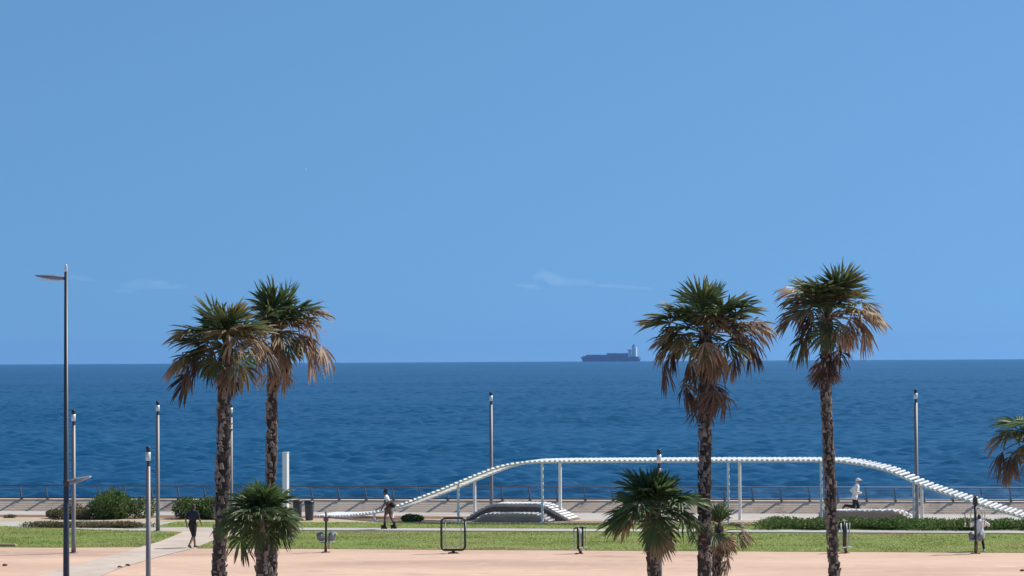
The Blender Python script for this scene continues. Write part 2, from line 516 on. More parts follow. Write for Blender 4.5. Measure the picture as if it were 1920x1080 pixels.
# ------------------------------------------------------------------ railing along the sea wall
def build_railing():
    v = v_top + 0.05
    base = UV(0, v, SL_H)
    r = thing('railing', 'long dark steel railing with curved posts along the sea wall', 'railing', base, rz=-YAW)
    H = 0.68
    bm = B()
    # flat curved post: leans seaward and back
    P = []
    for i in range(7):
        t = i / 6
        P.append(Vector((-0.09 * t * t, -0.08 * t ** 1.6, t * H)))
    for side in (-1, 1):
        pass
    ring = []
    for i, p in enumerate(P):
        w = 0.050 - 0.015 * i / 6
        ring.append([bm.verts.new(p + Vector((dx * 0.030, dy * w, 0))) for dx, dy in ((-1, -1), (1, -1), (1, 1), (-1, 1))])
    for i in range(6):
        for k in range(4):
            bm.faces.new((ring[i][k], ring[i][(k + 1) % 4], ring[i + 1][(k + 1) % 4], ring[i + 1][k]))
    bm.faces.new(ring[0][::-1]); bm.faces.new(ring[-1])
    box(bm, (0, 0, 0.012), (0.13, 0.26, 0.024))
    pm = mesh_of(bm, 'railing_post')
    u0 = uof(on_v(40, 934, v))
    step = 1.37
    for i in range(-5, 42):
        link('post', pm, M['rail'], r, (u0 + i * step, 0, 0))
    ua, ub = u0 - 5 * step - .1, u0 + 41 * step + .1
    for name, z, rad in (('top_rail', H, 0.030), ('bottom_rail', 0.08, 0.042)):
        i = z / H
        bm = B(); tube(bm, [(ua, -0.08 * i ** 1.6, z), (ub, -0.08 * i ** 1.6, z)], rad, 8)
        link(name, mesh_of(bm, name), M['rail'], r)
    for z in (0.18, 0.26, 0.34, 0.42, 0.50, 0.58):
        i = z / H
        bm = B(); tube(bm, [(ua, -0.08 * i ** 1.6, z), (ub, -0.08 * i ** 1.6, z)], 0.0045, 6)
        link('cable', mesh_of(bm, 'railing_cable'), M['rail'], r)
build_railing()

# ------------------------------------------------------------------ white slatted pergola
v_near = G(858, 980).dot(EV)
SKEW = R(17)                                    # direction of the slats against +Y
SD = Vector((math.sin(SKEW), math.cos(SKEW), 0))
PW = 2.8
def build_pergola():
    ctrl = [(588, 968), (640, 965.5), (690, 960), (713, 955), (750, 944), (790, 929), (823, 916.5), (860, 901), (897, 886), (935, 872.5), (974, 865.5), (1011, 863), (1100, 862), (1300, 861), (1540, 861), (1580, 863), (1620, 869), (1667, 881), (1724, 906), (1770, 922), (1822, 938), (1870, 953), (1920, 967), (1960, 977)]
    pts = []
    for x, y in ctrl:
        off = 0.0
        if x < 800:
            t = (800 - x) / 212
            off = 4.2 * t * t
        p = on_v(x, y, v_near + off)
        p.z = max(p.z, 0.09)
        pts.append(p)
    # Catmull-Rom, then equal steps
    fine = []
    for i in range(len(pts) - 1):
        p0, p1, p2, p3 = pts[max(i - 1, 0)], pts[i], pts[i + 1], pts[min(i + 2, len(pts) - 1)]
        n = max(4, int((p2 - p1).length / 0.04))
        for k in range(n):
            t = k / n
            fine.append(0.5 * ((2 * p1) + (p2 - p0) * t + (2 * p0 - 5 * p1 + 4 * p2 - p3) * t * t + (3 * p1 - p0 - 3 * p2 + p3) * t ** 3))
    fine.append(pts[-1])
    base = Vector((pts[0].x, pts[0].y, 0))
    t0 = thing('slatted_pergola', 'long white slatted arch canopy on slim legs curving down to the ground', 'pergola', base)
    step, acc = 0.232, 0.0
    slats = []
    for i in range(1, len(fine)):
        acc += (fine[i] - fine[i - 1]).length
        if acc >= step:
            acc -= step
            d = (fine[i] - fine[i - 1]).normalized()
            slats.append((fine[i], math.atan2(d.z, math.hypot(d.x, d.y))))
    bm = B()
    box(bm, (0, PW / 2, -0.045), (0.105, PW + 0.12, 0.075), bev=0.008)
    sm = mesh_of(bm, 'pergola_slat')
    for p, a in slats:
        o = link('slat', sm, M['white'], t0, p - base)
        o.rotation_euler = (Matrix.Rotation(-SKEW, 3, 'Z') @ Matrix.Rotation(-a, 3, 'Y')).to_euler()
    fine = fine[::5]
    for f in (0.06, 0.94):
        bm = B()
        rings = []
        for i, p in enumerate(fine):
            q = p - base + SD * (PW * f)
            rings.append([bm.verts.new(q + SD * (sx * 0.04) + Vector((0, 0, zz))) for sx, zz in ((-1, -0.084), (1, -0.084), (1, -0.155), (-1, -0.155))])
        for i in range(len(rings) - 1):
            for k in range(4):
                bm.faces.new((rings[i][k], rings[i][(k + 1) % 4], rings[i + 1][(k + 1) % 4], rings[i + 1][k]))
        bm.faces.new(rings[0][::-1]); bm.faces.new(rings[-1])
        link('edge_beam', mesh_of(bm, 'pergola_beam'), M['whiteleg'], t0)
    def leg(px, f, w):
        best = min(fine, key=lambda q: abs((q + SD * (PW * f)).x / (q + SD * (PW * f)).y - ray(px, 900).x / ray(px, 900).y))
        q = best + SD * (PW * f) - base
        if q.z < 0.3: return
        bm = B()
        box(bm, (0, 0, (q.z - 0.150) / 2), (w, w, q.z - 0.150), Matrix.Rotation(-SKEW, 3, 'Z'), 0.01)
        o = link('leg', mesh_of(bm, 'pergola_leg'), M['whiteleg'], t0, (q.x, q.y, 0))
        bm = B()
        box(bm, (0, 0, 0.012), (0.3, 0.3, 0.024), None, 0.004)
        link('foot_plate', mesh_of(bm, 'pergola_foot'), M['whiteleg'], o)
    for xn, xf in ((700, 736), (858, 892), (1019, 1052), (1366, 1389), (1540, 1562), (1710, 1727)):
        leg(xn, 0.06, 0.10)
        leg(xf, 0.94, 0.125)
    return slats
build_pergola()

def bench(label, prof, v, depth, side, group=None, step=0.2):
    pts = [on_v(x, y, v) for x, y in prof]
    base = Vector((sum(p.x for p in pts) / len(pts), sum(p.y for p in pts) / len(pts), 0))
    t = thing('slatted_bench', label, 'bench', base)
    loc = [p - base for p in pts]
    for p in loc: p.z = max(p.z, 0.03)
    bm = B()
    poly = [Vector((loc[0].x, loc[0].y, 0))] + loc + [Vector((loc[-1].x, loc[-1].y, 0))]
    a = [bm.verts.new(p) for p in poly]
    b = [bm.verts.new(p + SD * depth) for p in poly]
    bm.faces.new(a); bm.faces.new(b[::-1])
    n = len(poly)
    for i in range(n):
        bm.faces.new((a[i], a[(i + 1) % n], b[(i + 1) % n], b[i]))
    link('body', mesh_of(bm, 'bench_body'), side, t)
    bm = B()
    rings = []
    for p in loc:
        rings.append([bm.verts.new(p + SD * a + Vector((0, 0, z))) for a, z in ((-0.035, 0.0), (0.03, 0.0), (0.03, -0.10), (-0.035, -0.10))])
    for i in range(len(rings) - 1):
        for k in range(4):
            bm.faces.new((rings[i][k], rings[i][(k + 1) % 4], rings[i + 1][(k + 1) % 4], rings[i + 1][k]))
    bm.faces.new(rings[0][::-1]); bm.faces.new(rings[-1])
    link('edge_trim', mesh_of(bm, 'bench_trim'), M['trim'], t)
    bm = B()
    box(bm, (0, depth / 2, 0.022), (step * 0.62, depth + 0.06, 0.04), bev=0.006)
    sm = mesh_of(bm, 'bench_slat')
    L = [0.0]
    for i in range(1, len(loc)): L.append(L[-1] + (loc[i] - loc[i - 1]).length)
    s = step / 2
    while s < L[-1]:
        i = max(k for k in range(len(L)) if L[k] <= s)
        i = min(i, len(loc) - 2)
        f = (s - L[i]) / (L[i + 1] - L[i])
        p = loc[i].lerp(loc[i + 1], f)
        d = loc[i + 1] - loc[i]
        o = link('slat', sm, M['white'], t, p)
        o.rotation_euler = (Matrix.Rotation(-SKEW, 3, 'Z') @ Matrix.Rotation(-math.atan2(d.z, math.hypot(d.x, d.y)), 3, 'Y')).to_euler()
        s += step
    return t
bench('taller dark-sided slatted bench arched behind the low one under the pergola', [(866, 977), (872, 973), (905, 953), (918, 947.5), (930, 945.5), (1005, 946), (1017, 948), (1028, 953), (1066, 974), (1071, 977)], v_near + 1.5, 1.6, M['benchdark'])
bench('low greyish-brown slatted bench arched in front of the taller one under the pergola', [(884, 980), (890, 976), (903, 967), (915, 963.5), (1000, 964), (1012, 967), (1027, 977), (1031, 980)], v_near + 0.35, 1.0, M['benchtan'])
bench('low slatted bench with warm brown side behind the green hedge', [(1530, 975), (1538, 963), (1550, 959), (1668, 958.5), (1684, 961), (1698, 968), (1706, 975)], v_near + 1.3, 1.3, M['benchwarm'])

# white rectangular column behind the small palm
pc = G(536, 985)
col_t = thing('white_column', 'tall narrow white column standing beside the dark litter bins', 'column', pc)
bm = B(); box(bm, (0, 0, 1.66), (0.22, 0.30, 3.3), Matrix.Rotation(R(-16), 3, 'Z'), 0.012)
link('shaft', mesh_of(bm, 'column_shaft'), M['white'], col_t)
bm = B(); box(bm, (0, 0, 3.325), (0.26, 0.34, 0.03), Matrix.Rotation(R(-16), 3, 'Z'), 0.006)
link('cap', mesh_of(bm, 'column_cap'), M['whiteleg'], col_t)
bm = B(); box(bm, (0, 0, 0.02), (0.42, 0.42, 0.04), Matrix.Rotation(R(-16), 3, 'Z'), 0.006)
link('base_plate', mesh_of(bm, 'column_base'), M['whiteleg'], col_t)

# litter bins
def bin_(px, py, label):
    t = thing('litter_bin', label, 'bin', G(px, py), 'dark litter bins')
    bm = B(); lathe(bm, [(0.17, 0.03), (0.185, 0.05), (0.225, 0.78), (0.22, 0.80)], 18)
    link('drum', mesh_of(bm, 'bin_drum'), M['bin'], t)
    bm = B(); lathe(bm, [(0.235, 0.80), (0.245, 0.82), (0.245, 0.88), (0.19, 0.93), (0.06, 0.945)], 18)
    link('lid', mesh_of(bm, 'bin_lid'), M['black'], t)
    bm = B(); lathe(bm, [(0.12, 0.0), (0.12, 0.03)], 12)
    link('foot', mesh_of(bm, 'bin_foot'), M['black'], t)
bin_(580, 976, 'right-hand dark litter bin, fully visible beside the small palm leaves')
bin_(558, 974, 'left-hand dark litter bin, half hidden by the small palm leaves')

# ------------------------------------------------------------------ lamp posts
def lamp_post(px, ytop, ybase, r0, label, D=None):
    """round post with a frosted lantern head"""
    if D is None:
        b = G(px, ybase)
    else:
        b = at(px, 1000, D); b.z = 0
    top = at(px, ytop, b.y)
    H = top.z
    t = thing('lamp_post', label, 'lamp post', (b.x, b.y, 0), 'lantern posts along the promenade')
    hz = 0.62
    bm = B(); lathe(bm, [(r0 * 1.05, 0), (r0 * 1.05, 0.5), (r0, 0.52), (r0 * 0.86, H - hz)], 16)
    link('pole', mesh_of(bm, 'lamp_pole'), M['graypole'], t)
    bm = B(); lathe(bm, [(r0 * 0.5, H - hz), (r0 * 0.5, H - hz + 0.06), (r0 * 0.62, H - hz + 0.07), (r0 * 0.62, H - hz + 0.17)], 12)
    link('neck', mesh_of(bm, 'lamp_neck'), M['black'], t)
    bm = B(); lathe(bm, [(r0 * 0.7, H - hz + 0.171), (r0 * 0.95, H - hz + 0.19), (r0 * 0.98, H - 0.18)], 16)
    link('lens', mesh_of(bm, 'lamp_lens'), M['lens'], t)
    bm = B(); lathe(bm, [(r0 * 0.85, H - 0.179), (r0 * 0.9, H - 0.16), (r0 * 0.84, H - 0.03), (r0 * 0.6, H)], 16)
    link('cap', mesh_of(bm, 'lamp_cap'), M['black'], t)
    bm = B(); lathe(bm, [(r0 * 1.9, 0), (r0 * 1.9, 0.03), (r0 * 1.3, 0.04)], 16)
    link('base_flange', mesh_of(bm, 'lamp_flange'), M['graypole'], t)
lamp_post(138, 768, 1037, 0.088, 'grey lantern post right behind the tall dark street lamp')
lamp_post(296, 752, 996, 0.088, 'tall grey lantern post rising from the tip of the left lawn')
lamp_post(278, 837, None, 0.080, 'short near grey lantern post beside the pale diagonal path', D=5000 / 60.0)
lamp_post(433.5, 757, 985, 0.085, 'grey lantern post mostly hidden behind the leftmost tall palm trunk')
lamp_post(921.5, 735, 962, 0.088, 'grey lantern post behind the pergola, left of the middle')
lamp_post(1236.5, 842, None, 0.080, 'near grey lantern post hidden behind the bushy young palm', D=5000 / 58.0)
lamp_post(1719, 730, 974, 0.092, 'grey lantern post behind the descending right end of the pergola')

def street_lamp():
    D = 77.0
    b = at(128, 1200, D); b.z = 0
    top = at(122.5, 510, D)
    b.x = top.x; b.x += 0.02
    H = top.z
    t = thing('street_lamp', 'tall dark street lamp with a blade luminaire at the far left', 'street lamp', (b.x, b.y, 0))
    bm = B(); lathe(bm, [(0.098, 0), (0.098, 1.0), (0.092, 1.05), (0.050, H)], 16)
    link('pole', mesh_of(bm, 'street_pole'), M['darkpole'], t)
    bm = B(); lathe(bm, [(0.17, 0), (0.17, 0.04), (0.11, 0.06)], 16)
    link('base_flange', mesh_of(bm, 'street_flange'), M['darkpole'], t)
    bm = B(); lathe(bm, [(0.035, H), (0.045, H + 0.02), (0.04, H + 0.18), (0.02, H + 0.23)], 12)
    link('light_sensor', mesh_of(bm, 'light_sensor'), M['lens'], t)
    def blade(L, dirx, z, rise, m, wd):
        bm = B()
        secs = []
        for s, hh, w in ((0.04, 0.035, 0.05), (0.12, 0.06, wd * 0.7), (0.35, 0.085, wd), (0.6, 0.06, wd), (0.9, 0.035, wd * 0.8), (1.0, 0.015, wd * 0.4)):
            x = dirx * s * L
            zz = z + rise * s
            secs.append([bm.verts.new((x, y * w, zz + k * hh)) for y, k in ((-1, -0.6), (-0.7, -1), (0.7, -1), (1, -0.6), (0.8, 0.6), (0, 1), (-0.8, 0.6))])
        for i in range(len(secs) - 1):
            for k in range(7):
                f = bm.faces.new((secs[i][k], secs[i][(k + 1) % 7], secs[i + 1][(k + 1) % 7], secs[i + 1][k]))
        bm.faces.new(secs[0][::-1]); bm.faces.new(secs[-1])
        return mesh_of(bm, 'blade_luminaire')
    l1 = link('luminaire', blade(0.95, -1, 0, 0.10, None, 0.15), M['lamphead'], t, (-0.02, 0, H - 0.19), (0, 0, R(-18)))
    bm = B(); box(bm, (-0.55, 0, -0.035), (0.45, 0.16, 0.02), None, 0.004)
    link('diffuser', mesh_of(bm, 'diffuser'), M['lens'], l1)
    z2 = at(135, 905, D).z
    l2 = link('luminaire', blade(0.70, 1, 0, 0.17, None, 0.12), M['lamphead'], t, (0.03, 0, z2), (0, 0, R(22)))
    bm = B(); lathe(bm, [(0.088, z2 - 0.1), (0.092, z2 - 0.08), (0.092, z2 + 0.06), (0.086, z2 + 0.08)], 14)
    link('collar', mesh_of(bm, 'collar'), M['darkpole'], t)
street_lamp()

# ------------------------------------------------------------------ palms
def fan_leaf(seed, el, pet, L, segs, spread, grav, width, kink=0.0, shred=0.0, curl=0.0, sag=12):
    """a fan palm leaf growing along +X at elevation el (degrees), bent by gravity; petiole, then pleated segments"""
    r = random.Random(seed)
    vs, fs = [], []
    pts = [Vector((0.03, 0, 0))]
    e = R(el)
    n = 6
    for i in range(n):
        e2 = e - R(sag) * (i + 1) / n
        pts.append(pts[-1] + Vector((math.cos(e2), 0, math.sin(e2))) * (pet / n))
    e = e2 - R(kink)
    # petiole as a flat three-sided strip
    for i, p in enumerate(pts):
        w = 0.030 - 0.015 * i / n
        vs.extend([p + Vector((0, -w, 0.006)), p + Vector((0, w, 0.006)), p + Vector((0, 0, -0.02))])
    for i in range(n):
        a = i * 3
        for k in range(3):
            fs.append((a + k, a + (k + 1) % 3, a + 3 + (k + 1) % 3, a + 3 + k))
    hub = pts[-1]
    f = Vector((math.cos(e), 0, math.sin(e)))
    s = Vector((0, 1, 0))
    up = f.cross(s) * -1 if f.cross(s).z < 0 else f.cross(s)
    if abs(f.x) < 1e-6: up = Vector((-1, 0, 0))
    T = 6
    dth = 2 * R(spread) / (segs - 1)
    for j in range(segs):
        th = -R(spread) + j * dth + r.uniform(-0.2, 0.2) * dth * (1 + 3 * shred)
        if r.random() < shred * 0.3: continue
        c = math.cos(th)
        d = (f * c + s * math.sin(th) + up * (0.22 * abs(math.sin(th)) + r.uniform(-.1, .1) * (1 + 3 * shred))).normalized()
        ll = L * (0.80 + 0.20 * c) * r.uniform(0.88, 1.06)
        g = grav * r.uniform(0.6, 1.5)
        p = hub + f * (0.10 * L * max(c, 0) * 0.6)
        base = len(vs)
        split = r.uniform(0.55, 0.70)
        tw = r.uniform(-curl, curl)
        for i in range(T + 1):
            t = i / T
            wv = up.cross(d)
            if wv.length < 1e-3: wv = s
            wv.normalize()
            nn = d.cross(wv)
            wv2 = (wv * math.cos(tw * t) + nn * math.sin(tw * t))
            rr = t * ll
            if t <= split: hw = rr * math.tan(min(dth * 0.52, 0.5)) + 0.004
            else: hw = max(0.003, (split * ll * math.tan(min(dth * 0.52, 0.5))) * (1 - (t - split) / (1 - split)) ** 0.8)
            hw *= width
            pl = hw * 0.45
            vs.extend([p - wv2 * hw - nn * pl, p + nn * pl * 0.6, p + wv2 * hw - nn * pl])
            if i < T:
                gg = g * (0.25 + 1.6 * t * t)
                d = (d + Vector((0, 0, -1)) * gg / T + Vector((r.uniform(-1, 1), r.uniform(-1, 1), 0)) * 0.09 * shred).normalized()
                p = p + d * (ll / T)
        for i in range(T):
            a = base + i * 3
            fs.append((a, a + 1, a + 4, a + 3))
            fs.append((a + 1, a + 2, a + 5, a + 4))
    return raw('fan_leaf', vs, fs, False)

LEAVES = {}
def brown_tips(m, c, r0, r1):
    nt = m.node_tree
    b = nt.nodes['Principled BSDF']
    src = b.inputs['Base Color'].links[0].from_socket
    tc = nt.nodes.new('ShaderNodeTexCoord')
    ln = nt.nodes.new('ShaderNodeVectorMath'); ln.operation = 'LENGTH'
    nt.links.new(tc.outputs['Object'], ln.inputs[0])
    n = nt.nodes.new('ShaderNodeTexNoise'); n.inputs['Scale'].default_value = 3.5
    nt.links.new(tc.outputs['Object'], n.inputs['Vector'])
    ad = nt.nodes.new('ShaderNodeMath'); ad.operation = 'MULTIPLY_ADD'; ad.inputs[1].default_value = 0.7
    nt.links.new(n.outputs['Fac'], ad.inputs[0]); nt.links.new(ln.outputs['Value'], ad.inputs[2])
    mr = nt.nodes.new('ShaderNodeMapRange')
    mr.inputs['From Min'].default_value = r0 + 0.35; mr.inputs['From Max'].default_value = r1 + 0.35
    nt.links.new(ad.outputs[0], mr.inputs['Value'])
    mx = nt.nodes.new('ShaderNodeMix'); mx.data_type = 'RGBA'
    mx.inputs[7].default_value = (*c, 1)
    nt.links.new(mr.outputs[0], mx.inputs[0]); nt.links.new(src, mx.inputs[6])
    for l in list(src.links):
        if l.to_node != mx: nt.links.new(mx.outputs[2], l.to_socket)
brown_tips(M['leaf'], (0.26, 0.19, 0.10), 1.40, 1.85)
brown_tips(M['leafolive'], (0.33, 0.23, 0.13), 1.10, 1.6)
def leafset(kind, el, seed):
    key = (kind, el, seed)
    if key not in LEAVES:
        sd = hash((el, seed, len(kind))) & 0xffff
        if kind == 'young':
            me = fan_leaf(sd, el, 0.28, 0.85, 24, 78, 0.30, 1.1, kink=2, shred=0.25, curl=0.5, sag=6)
        elif kind == 'green':
            me = fan_leaf(sd, el, 0.50 if el > 40 else 0.75, 0.92, 26, 112, 0.85, 1.12, kink=18, shred=0.3, curl=0.5, sag=18)
        elif kind == 'half':
            me = fan_leaf(sd, el, 0.85, 0.85, 24, 95, 1.7, 1.05, kink=36, shred=0.6, curl=0.9, sag=30)
        elif kind == 'dead':
            me = fan_leaf(sd, el, 0.80, 0.80, 22, 66, 2.6, 0.95, kink=46, shred=1.0, curl=1.4, sag=40)
        else:
            me = fan_leaf(sd, el, 0.45, 0.85, 24, 62, 3.0, 0.9, kink=12, shred=1.0, curl=1.4, sag=18)
        LEAVES[key] = me
    return LEAVES[key]
MATS = {'young': 'leaf', 'green': 'leaf', 'half': 'leafolive', 'dead': 'leafdead', 'skirt': 'leafbrown'}
def leafobj(kind, el, seed, parent, loc, az, tilt, sc, mname=None):
    me = leafset(kind, el, seed)
    mname = mname or MATS[kind]
    key = (kind, el, seed, mname)
    if key not in LEAVES:
        if me.materials and me.materials[0] is not M[mname]:
            me = me.copy(); me.materials.clear()
        if not me.materials: me.materials.append(M[mname])
        LEAVES[key] = me
    o = link('leaf' if kind in ('young', 'green', 'half') else 'dead_leaf', LEAVES[key], None, parent, loc)
    o.rotation_euler = (tilt, 0, az)
    o.scale = (sc, sc * rnd.uniform(0.9, 1.1), sc)
    return o

def palm(label, trunk_px, D, rad, crown_px, n_green, n_half, n_dead, skirt, size, group, seed, dead_az=None, bias=None, fresh=False, clumps=()):
    r = random.Random(seed)
    tp = [at(x, y, D) for x, y in trunk_px]
    top = at(crown_px[0], crown_px[1], D)
    b0 = Vector((tp[0].x, tp[0].y, 0))
    # extend to the ground
    if len(tp) > 1:
        dx = (tp[0].x - tp[1].x) / max(0.1, (tp[1].z - tp[0].z))
        b0.x = tp[0].x + dx * tp[0].z * 0.5
    t = thing('palm_tree', label, 'palm tree', b0, group)
    pts = [b0] + tp + [top - Vector((0, 0, 0.12))]
    pts = sorted(pts, key=lambda p: p.z)
    loc = [p - b0 for p in pts]
    # resample
    zmax = loc[-1].z
    def axis(z):
        for i in range(len(loc) - 1):
            if loc[i].z <= z <= loc[i + 1].z + 1e-6:
                f = (z - loc[i].z) / max(1e-6, loc[i + 1].z - loc[i].z)
                return loc[i].lerp(loc[i + 1], f)
        return loc[-1].copy()
    def rr(z):
        f = z / zmax
        return rad * (1.25 - 0.25 * min(1, z / 1.2)) * (1.0 - 0.12 * f)
    bm = B()
    n = int(zmax / 0.12)
    ring = []
    path = []
    for i in range(n + 1):
        z = zmax * i / n
        p = axis(z)
        p = p + Vector((0.03 * math.sin(z * 1.1 + seed), 0.03 * math.cos(z * 1.3), 0))
        path.append(p)
    tube(bm, path, [rr(p.z) * (0.93 + 0.09 * r.random()) for p in path], 14)
    link('trunk', mesh_of(bm, 'palm_trunk'), M['trunk'], t)
    # old leaf bases all the way up
    vs, fs = [], []
    z = 0.1
    k = 0
    while z < zmax - 0.05:
        a = k * 2.399 + r.uniform(-.7, .7)
        c = axis(z)
        rad_z = rr(z)
        o = Vector((math.cos(a), math.sin(a), 0)); s = Vector((-math.sin(a), math.cos(a), 0))
        w = r.uniform(0.035, 0.095) * rad / 0.16
        h = r.uniform(0.05, 0.20)
        out = r.uniform(0.0, 0.06)
        b = c + o * (rad_z * 0.90)
        tip = c + o * (rad_z + out) + Vector((0, 0, h))
        i = len(vs)
        vs += [b - s * w, b + s * w, b + o * 0.045 + s * w * 0.6 + Vector((0, 0, 0.02)), b + o * 0.045 - s * w * 0.6 + Vector((0, 0, 0.02)),
               tip - s * w * 0.45 - o * 0.02, tip + s * w * 0.45 - o * 0.02, tip + s * w * 0.35 + o * 0.012, tip - s * w * 0.35 + o * 0.012]
        fs += [(i, i + 1, i + 2, i + 3), (i + 4, i + 7, i + 6, i + 5), (i, i + 4, i + 5, i + 1), (i + 3, i + 2, i + 6, i + 7), (i + 1, i + 5, i + 6, i + 2), (i, i + 3, i + 7, i + 4)]
        z += r.uniform(0.008, 0.034) * rad / 0.16 * 1.1
        k += 1
    lb = link('leaf_bases', raw('palm_leaf_bases', vs, fs), M['boot'], t)
    lb['kind'] = 'stuff'
    # crown: fibrous heart with the leaves on it
    ct = loc[-1]
    bm = B(); lathe(bm, [(rad * 0.75, -0.55), (rad * 0.98, -0.30), (rad * 0.85, -0.05), (rad * 0.45, 0.08), (0.02, 0.14)], 12)
    crown = link('crown', mesh_of(bm, 'palm_heart'), M['fibre'], t, ct)
    def put(kind, el, az, zoff, sc, m=None):
        if fresh and (m in (None, 'leaf') or (m == 'leafolive' and r.random() < 0.7)): m = 'leafyoung'
        if bias: sc *= 1 + bias[1] * math.cos(az - bias[0])
        leafobj(kind, el, r.randrange(3), crown, (0, 0, zoff), az, r.uniform(-.25, .25) if kind in ('young', 'green') else r.uniform(-.6, .6), sc, m)
    ga = r.uniform(0, 6)
    for i in range(n_green):
        f = i / max(1, n_green - 1)
        el = [80, 62, 48, 34, 20, 6][min(5, int(f * 6))]
        put('green', el + 0, ga + i * 2.399 + r.uniform(-.45, .45), 0.0 - 0.15 * f, size * r.uniform(0.72, 1.15), r.choice(['leaf', 'leaf', 'leaf', 'leafolive']))
    for i in range(max(4, n_green // 4)):
        put('young', [88, 78, 66][i % 3], i * 2.399 + r.uniform(-.4, .4), 0.0, size * r.uniform(0.85, 1.1))
    for i in range(n_half):
        el = [24, 8, -6, -20][i % 4]
        az = i * 2.399 + r.uniform(-.3, .3)
        m = r.choice(['leaf', 'leaf', 'leafolive', 'leafdead'])
        if dead_az is not None and math.cos(az - dead_az) > 0.5: m = 'leafdead'
        put('half', el, az, -0.12, size * r.uniform(0.85, 1.1), m)
    for i in range(n_dead):
        el = [12, -8, -28, -45, -60][i % 5]
        az = i * 2.399 + 1.0 + r.uniform(-.4, .4)
        if dead_az is not None and r.random() < 0.6: az = dead_az + r.uniform(-1.2, 1.2)
        put('dead', el, az, -0.15 - r.random() * 0.35, size * r.uniform(0.6, 1.15), r.choice(['leafdead', 'leafdead', 'leafolive', 'leafbrown']))
    # leaf clumps that stand out in the crown
    px_m = FPX / D
    for (x, y, kind, m) in clumps:
        drop = {'u': 0.0, 'g': 0.0, 'o': 0.12, 'd': 0.30}[kind]
        fx = {'u': 0.55, 'g': 0.62, 'o': 0.72, 'd': 0.85}[kind]
        dx = (x - crown_px[0]) / px_m * fx
        dz = (crown_px[1] - y) / px_m * (fx if y < crown_px[1] else 1.0) + drop
        dy = r.uniform(-0.75, 0.25) if abs(dx) < 0.35 else r.uniform(-0.45, 0.45)
        hr = math.hypot(dx, dy)
        dist = math.hypot(hr, dz)
        chord = math.degrees(math.atan2(dz, hr))
        sag = {'u': 5, 'g': 14, 'o': 26, 'd': 34}[kind]
        kk = dict(u=(76, 0.35, 1.1, 2, .35, .6), g=(110, 0.75, 1.12, 14, .3, .5), o=(96, 1.4, 1.10, 28, .55, .9), d=(74, 2.3, 1.12, 44, .9, 1.3))[kind]
        L = {'u': 0.82, 'g': 0.86, 'o': 0.82, 'd': 0.80}[kind] * r.uniform(0.88, 1.12)
        me = fan_leaf(r.randrange(9999), chord + sag * 0.58, max(0.2, dist), L, 26, kk[0], kk[1], kk[2], kink=kk[3], shred=kk[4], curl=kk[5], sag=sag)
        me.materials.append(M[m])
        o = link('dead_leaf' if kind == 'd' else 'leaf', me, None, crown, (0, 0, 0))
        o.rotation_euler = (r.uniform(-.2, .2), 0, math.atan2(dy, dx))
    for (dz, cnt, sc) in skirt:
        for i in range(cnt):
            put('skirt', [-60, -75, -85][i % 3], i * 2.399 + r.uniform(-.4, .4), -dz + r.uniform(-.15, .15), sc * r.uniform(0.85, 1.1), r.choice(['leafbrown', 'leafbrown', 'leafdead']))
    return t
TG, SG = 'tall fan palms', 'young fan palms'
palm('leftmost tall palm with wide drooping crown over a thick trunk', [(411, 1080), (418, 880), (421, 750)], 68.0, 0.170, (424, 642), 6, 5, 3, [(0.45, 4, 0.6)], 0.80, TG, 3, dead_az=R(-25), clumps=[(434, 566, 'u', 'leaf'), (455, 560, 'u', 'leaf'), (412, 572, 'g', 'leaf'), (396, 590, 'g', 'leaf'), (367, 600, 'g', 'leaf'), (350, 618, 'g', 'leaf'), (343, 612, 'o', 'leafolive'), (328, 655, 'g', 'leaf'), (318, 668, 'o', 'leafolive'), (326, 705, 'o', 'leafbrown'), (343, 695, 'd', 'leafbrown'), (362, 650, 'o', 'leafolive'), (468, 590, 'g', 'leaf'), (487, 598, 'g', 'leafolive'), (429, 632, 'd', 'leafdead'), (449, 645, 'd', 'leafdead'), (473, 640, 'd', 'leafdead'), (449, 700, 'd', 'leafdead'), (490, 655, 'd', 'leafdead'), (505, 668, 'd', 'leafbrown'), (380, 640, 'o', 'leaf'), (390, 665, 'd', 'leafbrown'), (365, 680, 'd', 'leafbrown'), (440, 600, 'g', 'leafolive'), (420, 600, 'g', 'leaf'), (460, 612, 'o', 'leafolive')])
palm('tall palm just right of the leftmost, its crown tanned on the right side', [(509, 1080), (508, 900), (510, 740)], 71.0, 0.132, (521, 615), 5, 4, 5, [(0.5, 4, 0.6)], 0.80, TG, 8, dead_az=R(-5), clumps=[(497, 538, 'u', 'leaf'), (511, 532, 'u', 'leaf'), (519, 548, 'g', 'leaf'), (538, 524, 'u', 'leaf'), (560, 558, 'g', 'leaf'), (575, 556, 'g', 'leaf'), (597, 574, 'o', 'leafdead'), (522, 575, 'g', 'leafolive'), (497, 570, 'g', 'leaf'), (502, 604, 'o', 'leafolive'), (541, 600, 'o', 'leafdead'), (564, 606, 'd', 'leafdead'), (582, 614, 'd', 'leafdead'), (545, 633, 'd', 'leafdead'), (569, 640, 'd', 'leafdead'), (587, 648, 'd', 'leafdead'), (584, 672, 'd', 'leafdead'), (616, 660, 'd', 'leafdead'), (509, 685, 'd', 'leafbrown'), (543, 712, 'd', 'leafdead'), (492, 645, 'd', 'leafdead'), (530, 590, 'g', 'leaf'), (555, 585, 'g', 'leafolive'), (525, 650, 'd', 'leafdead')])
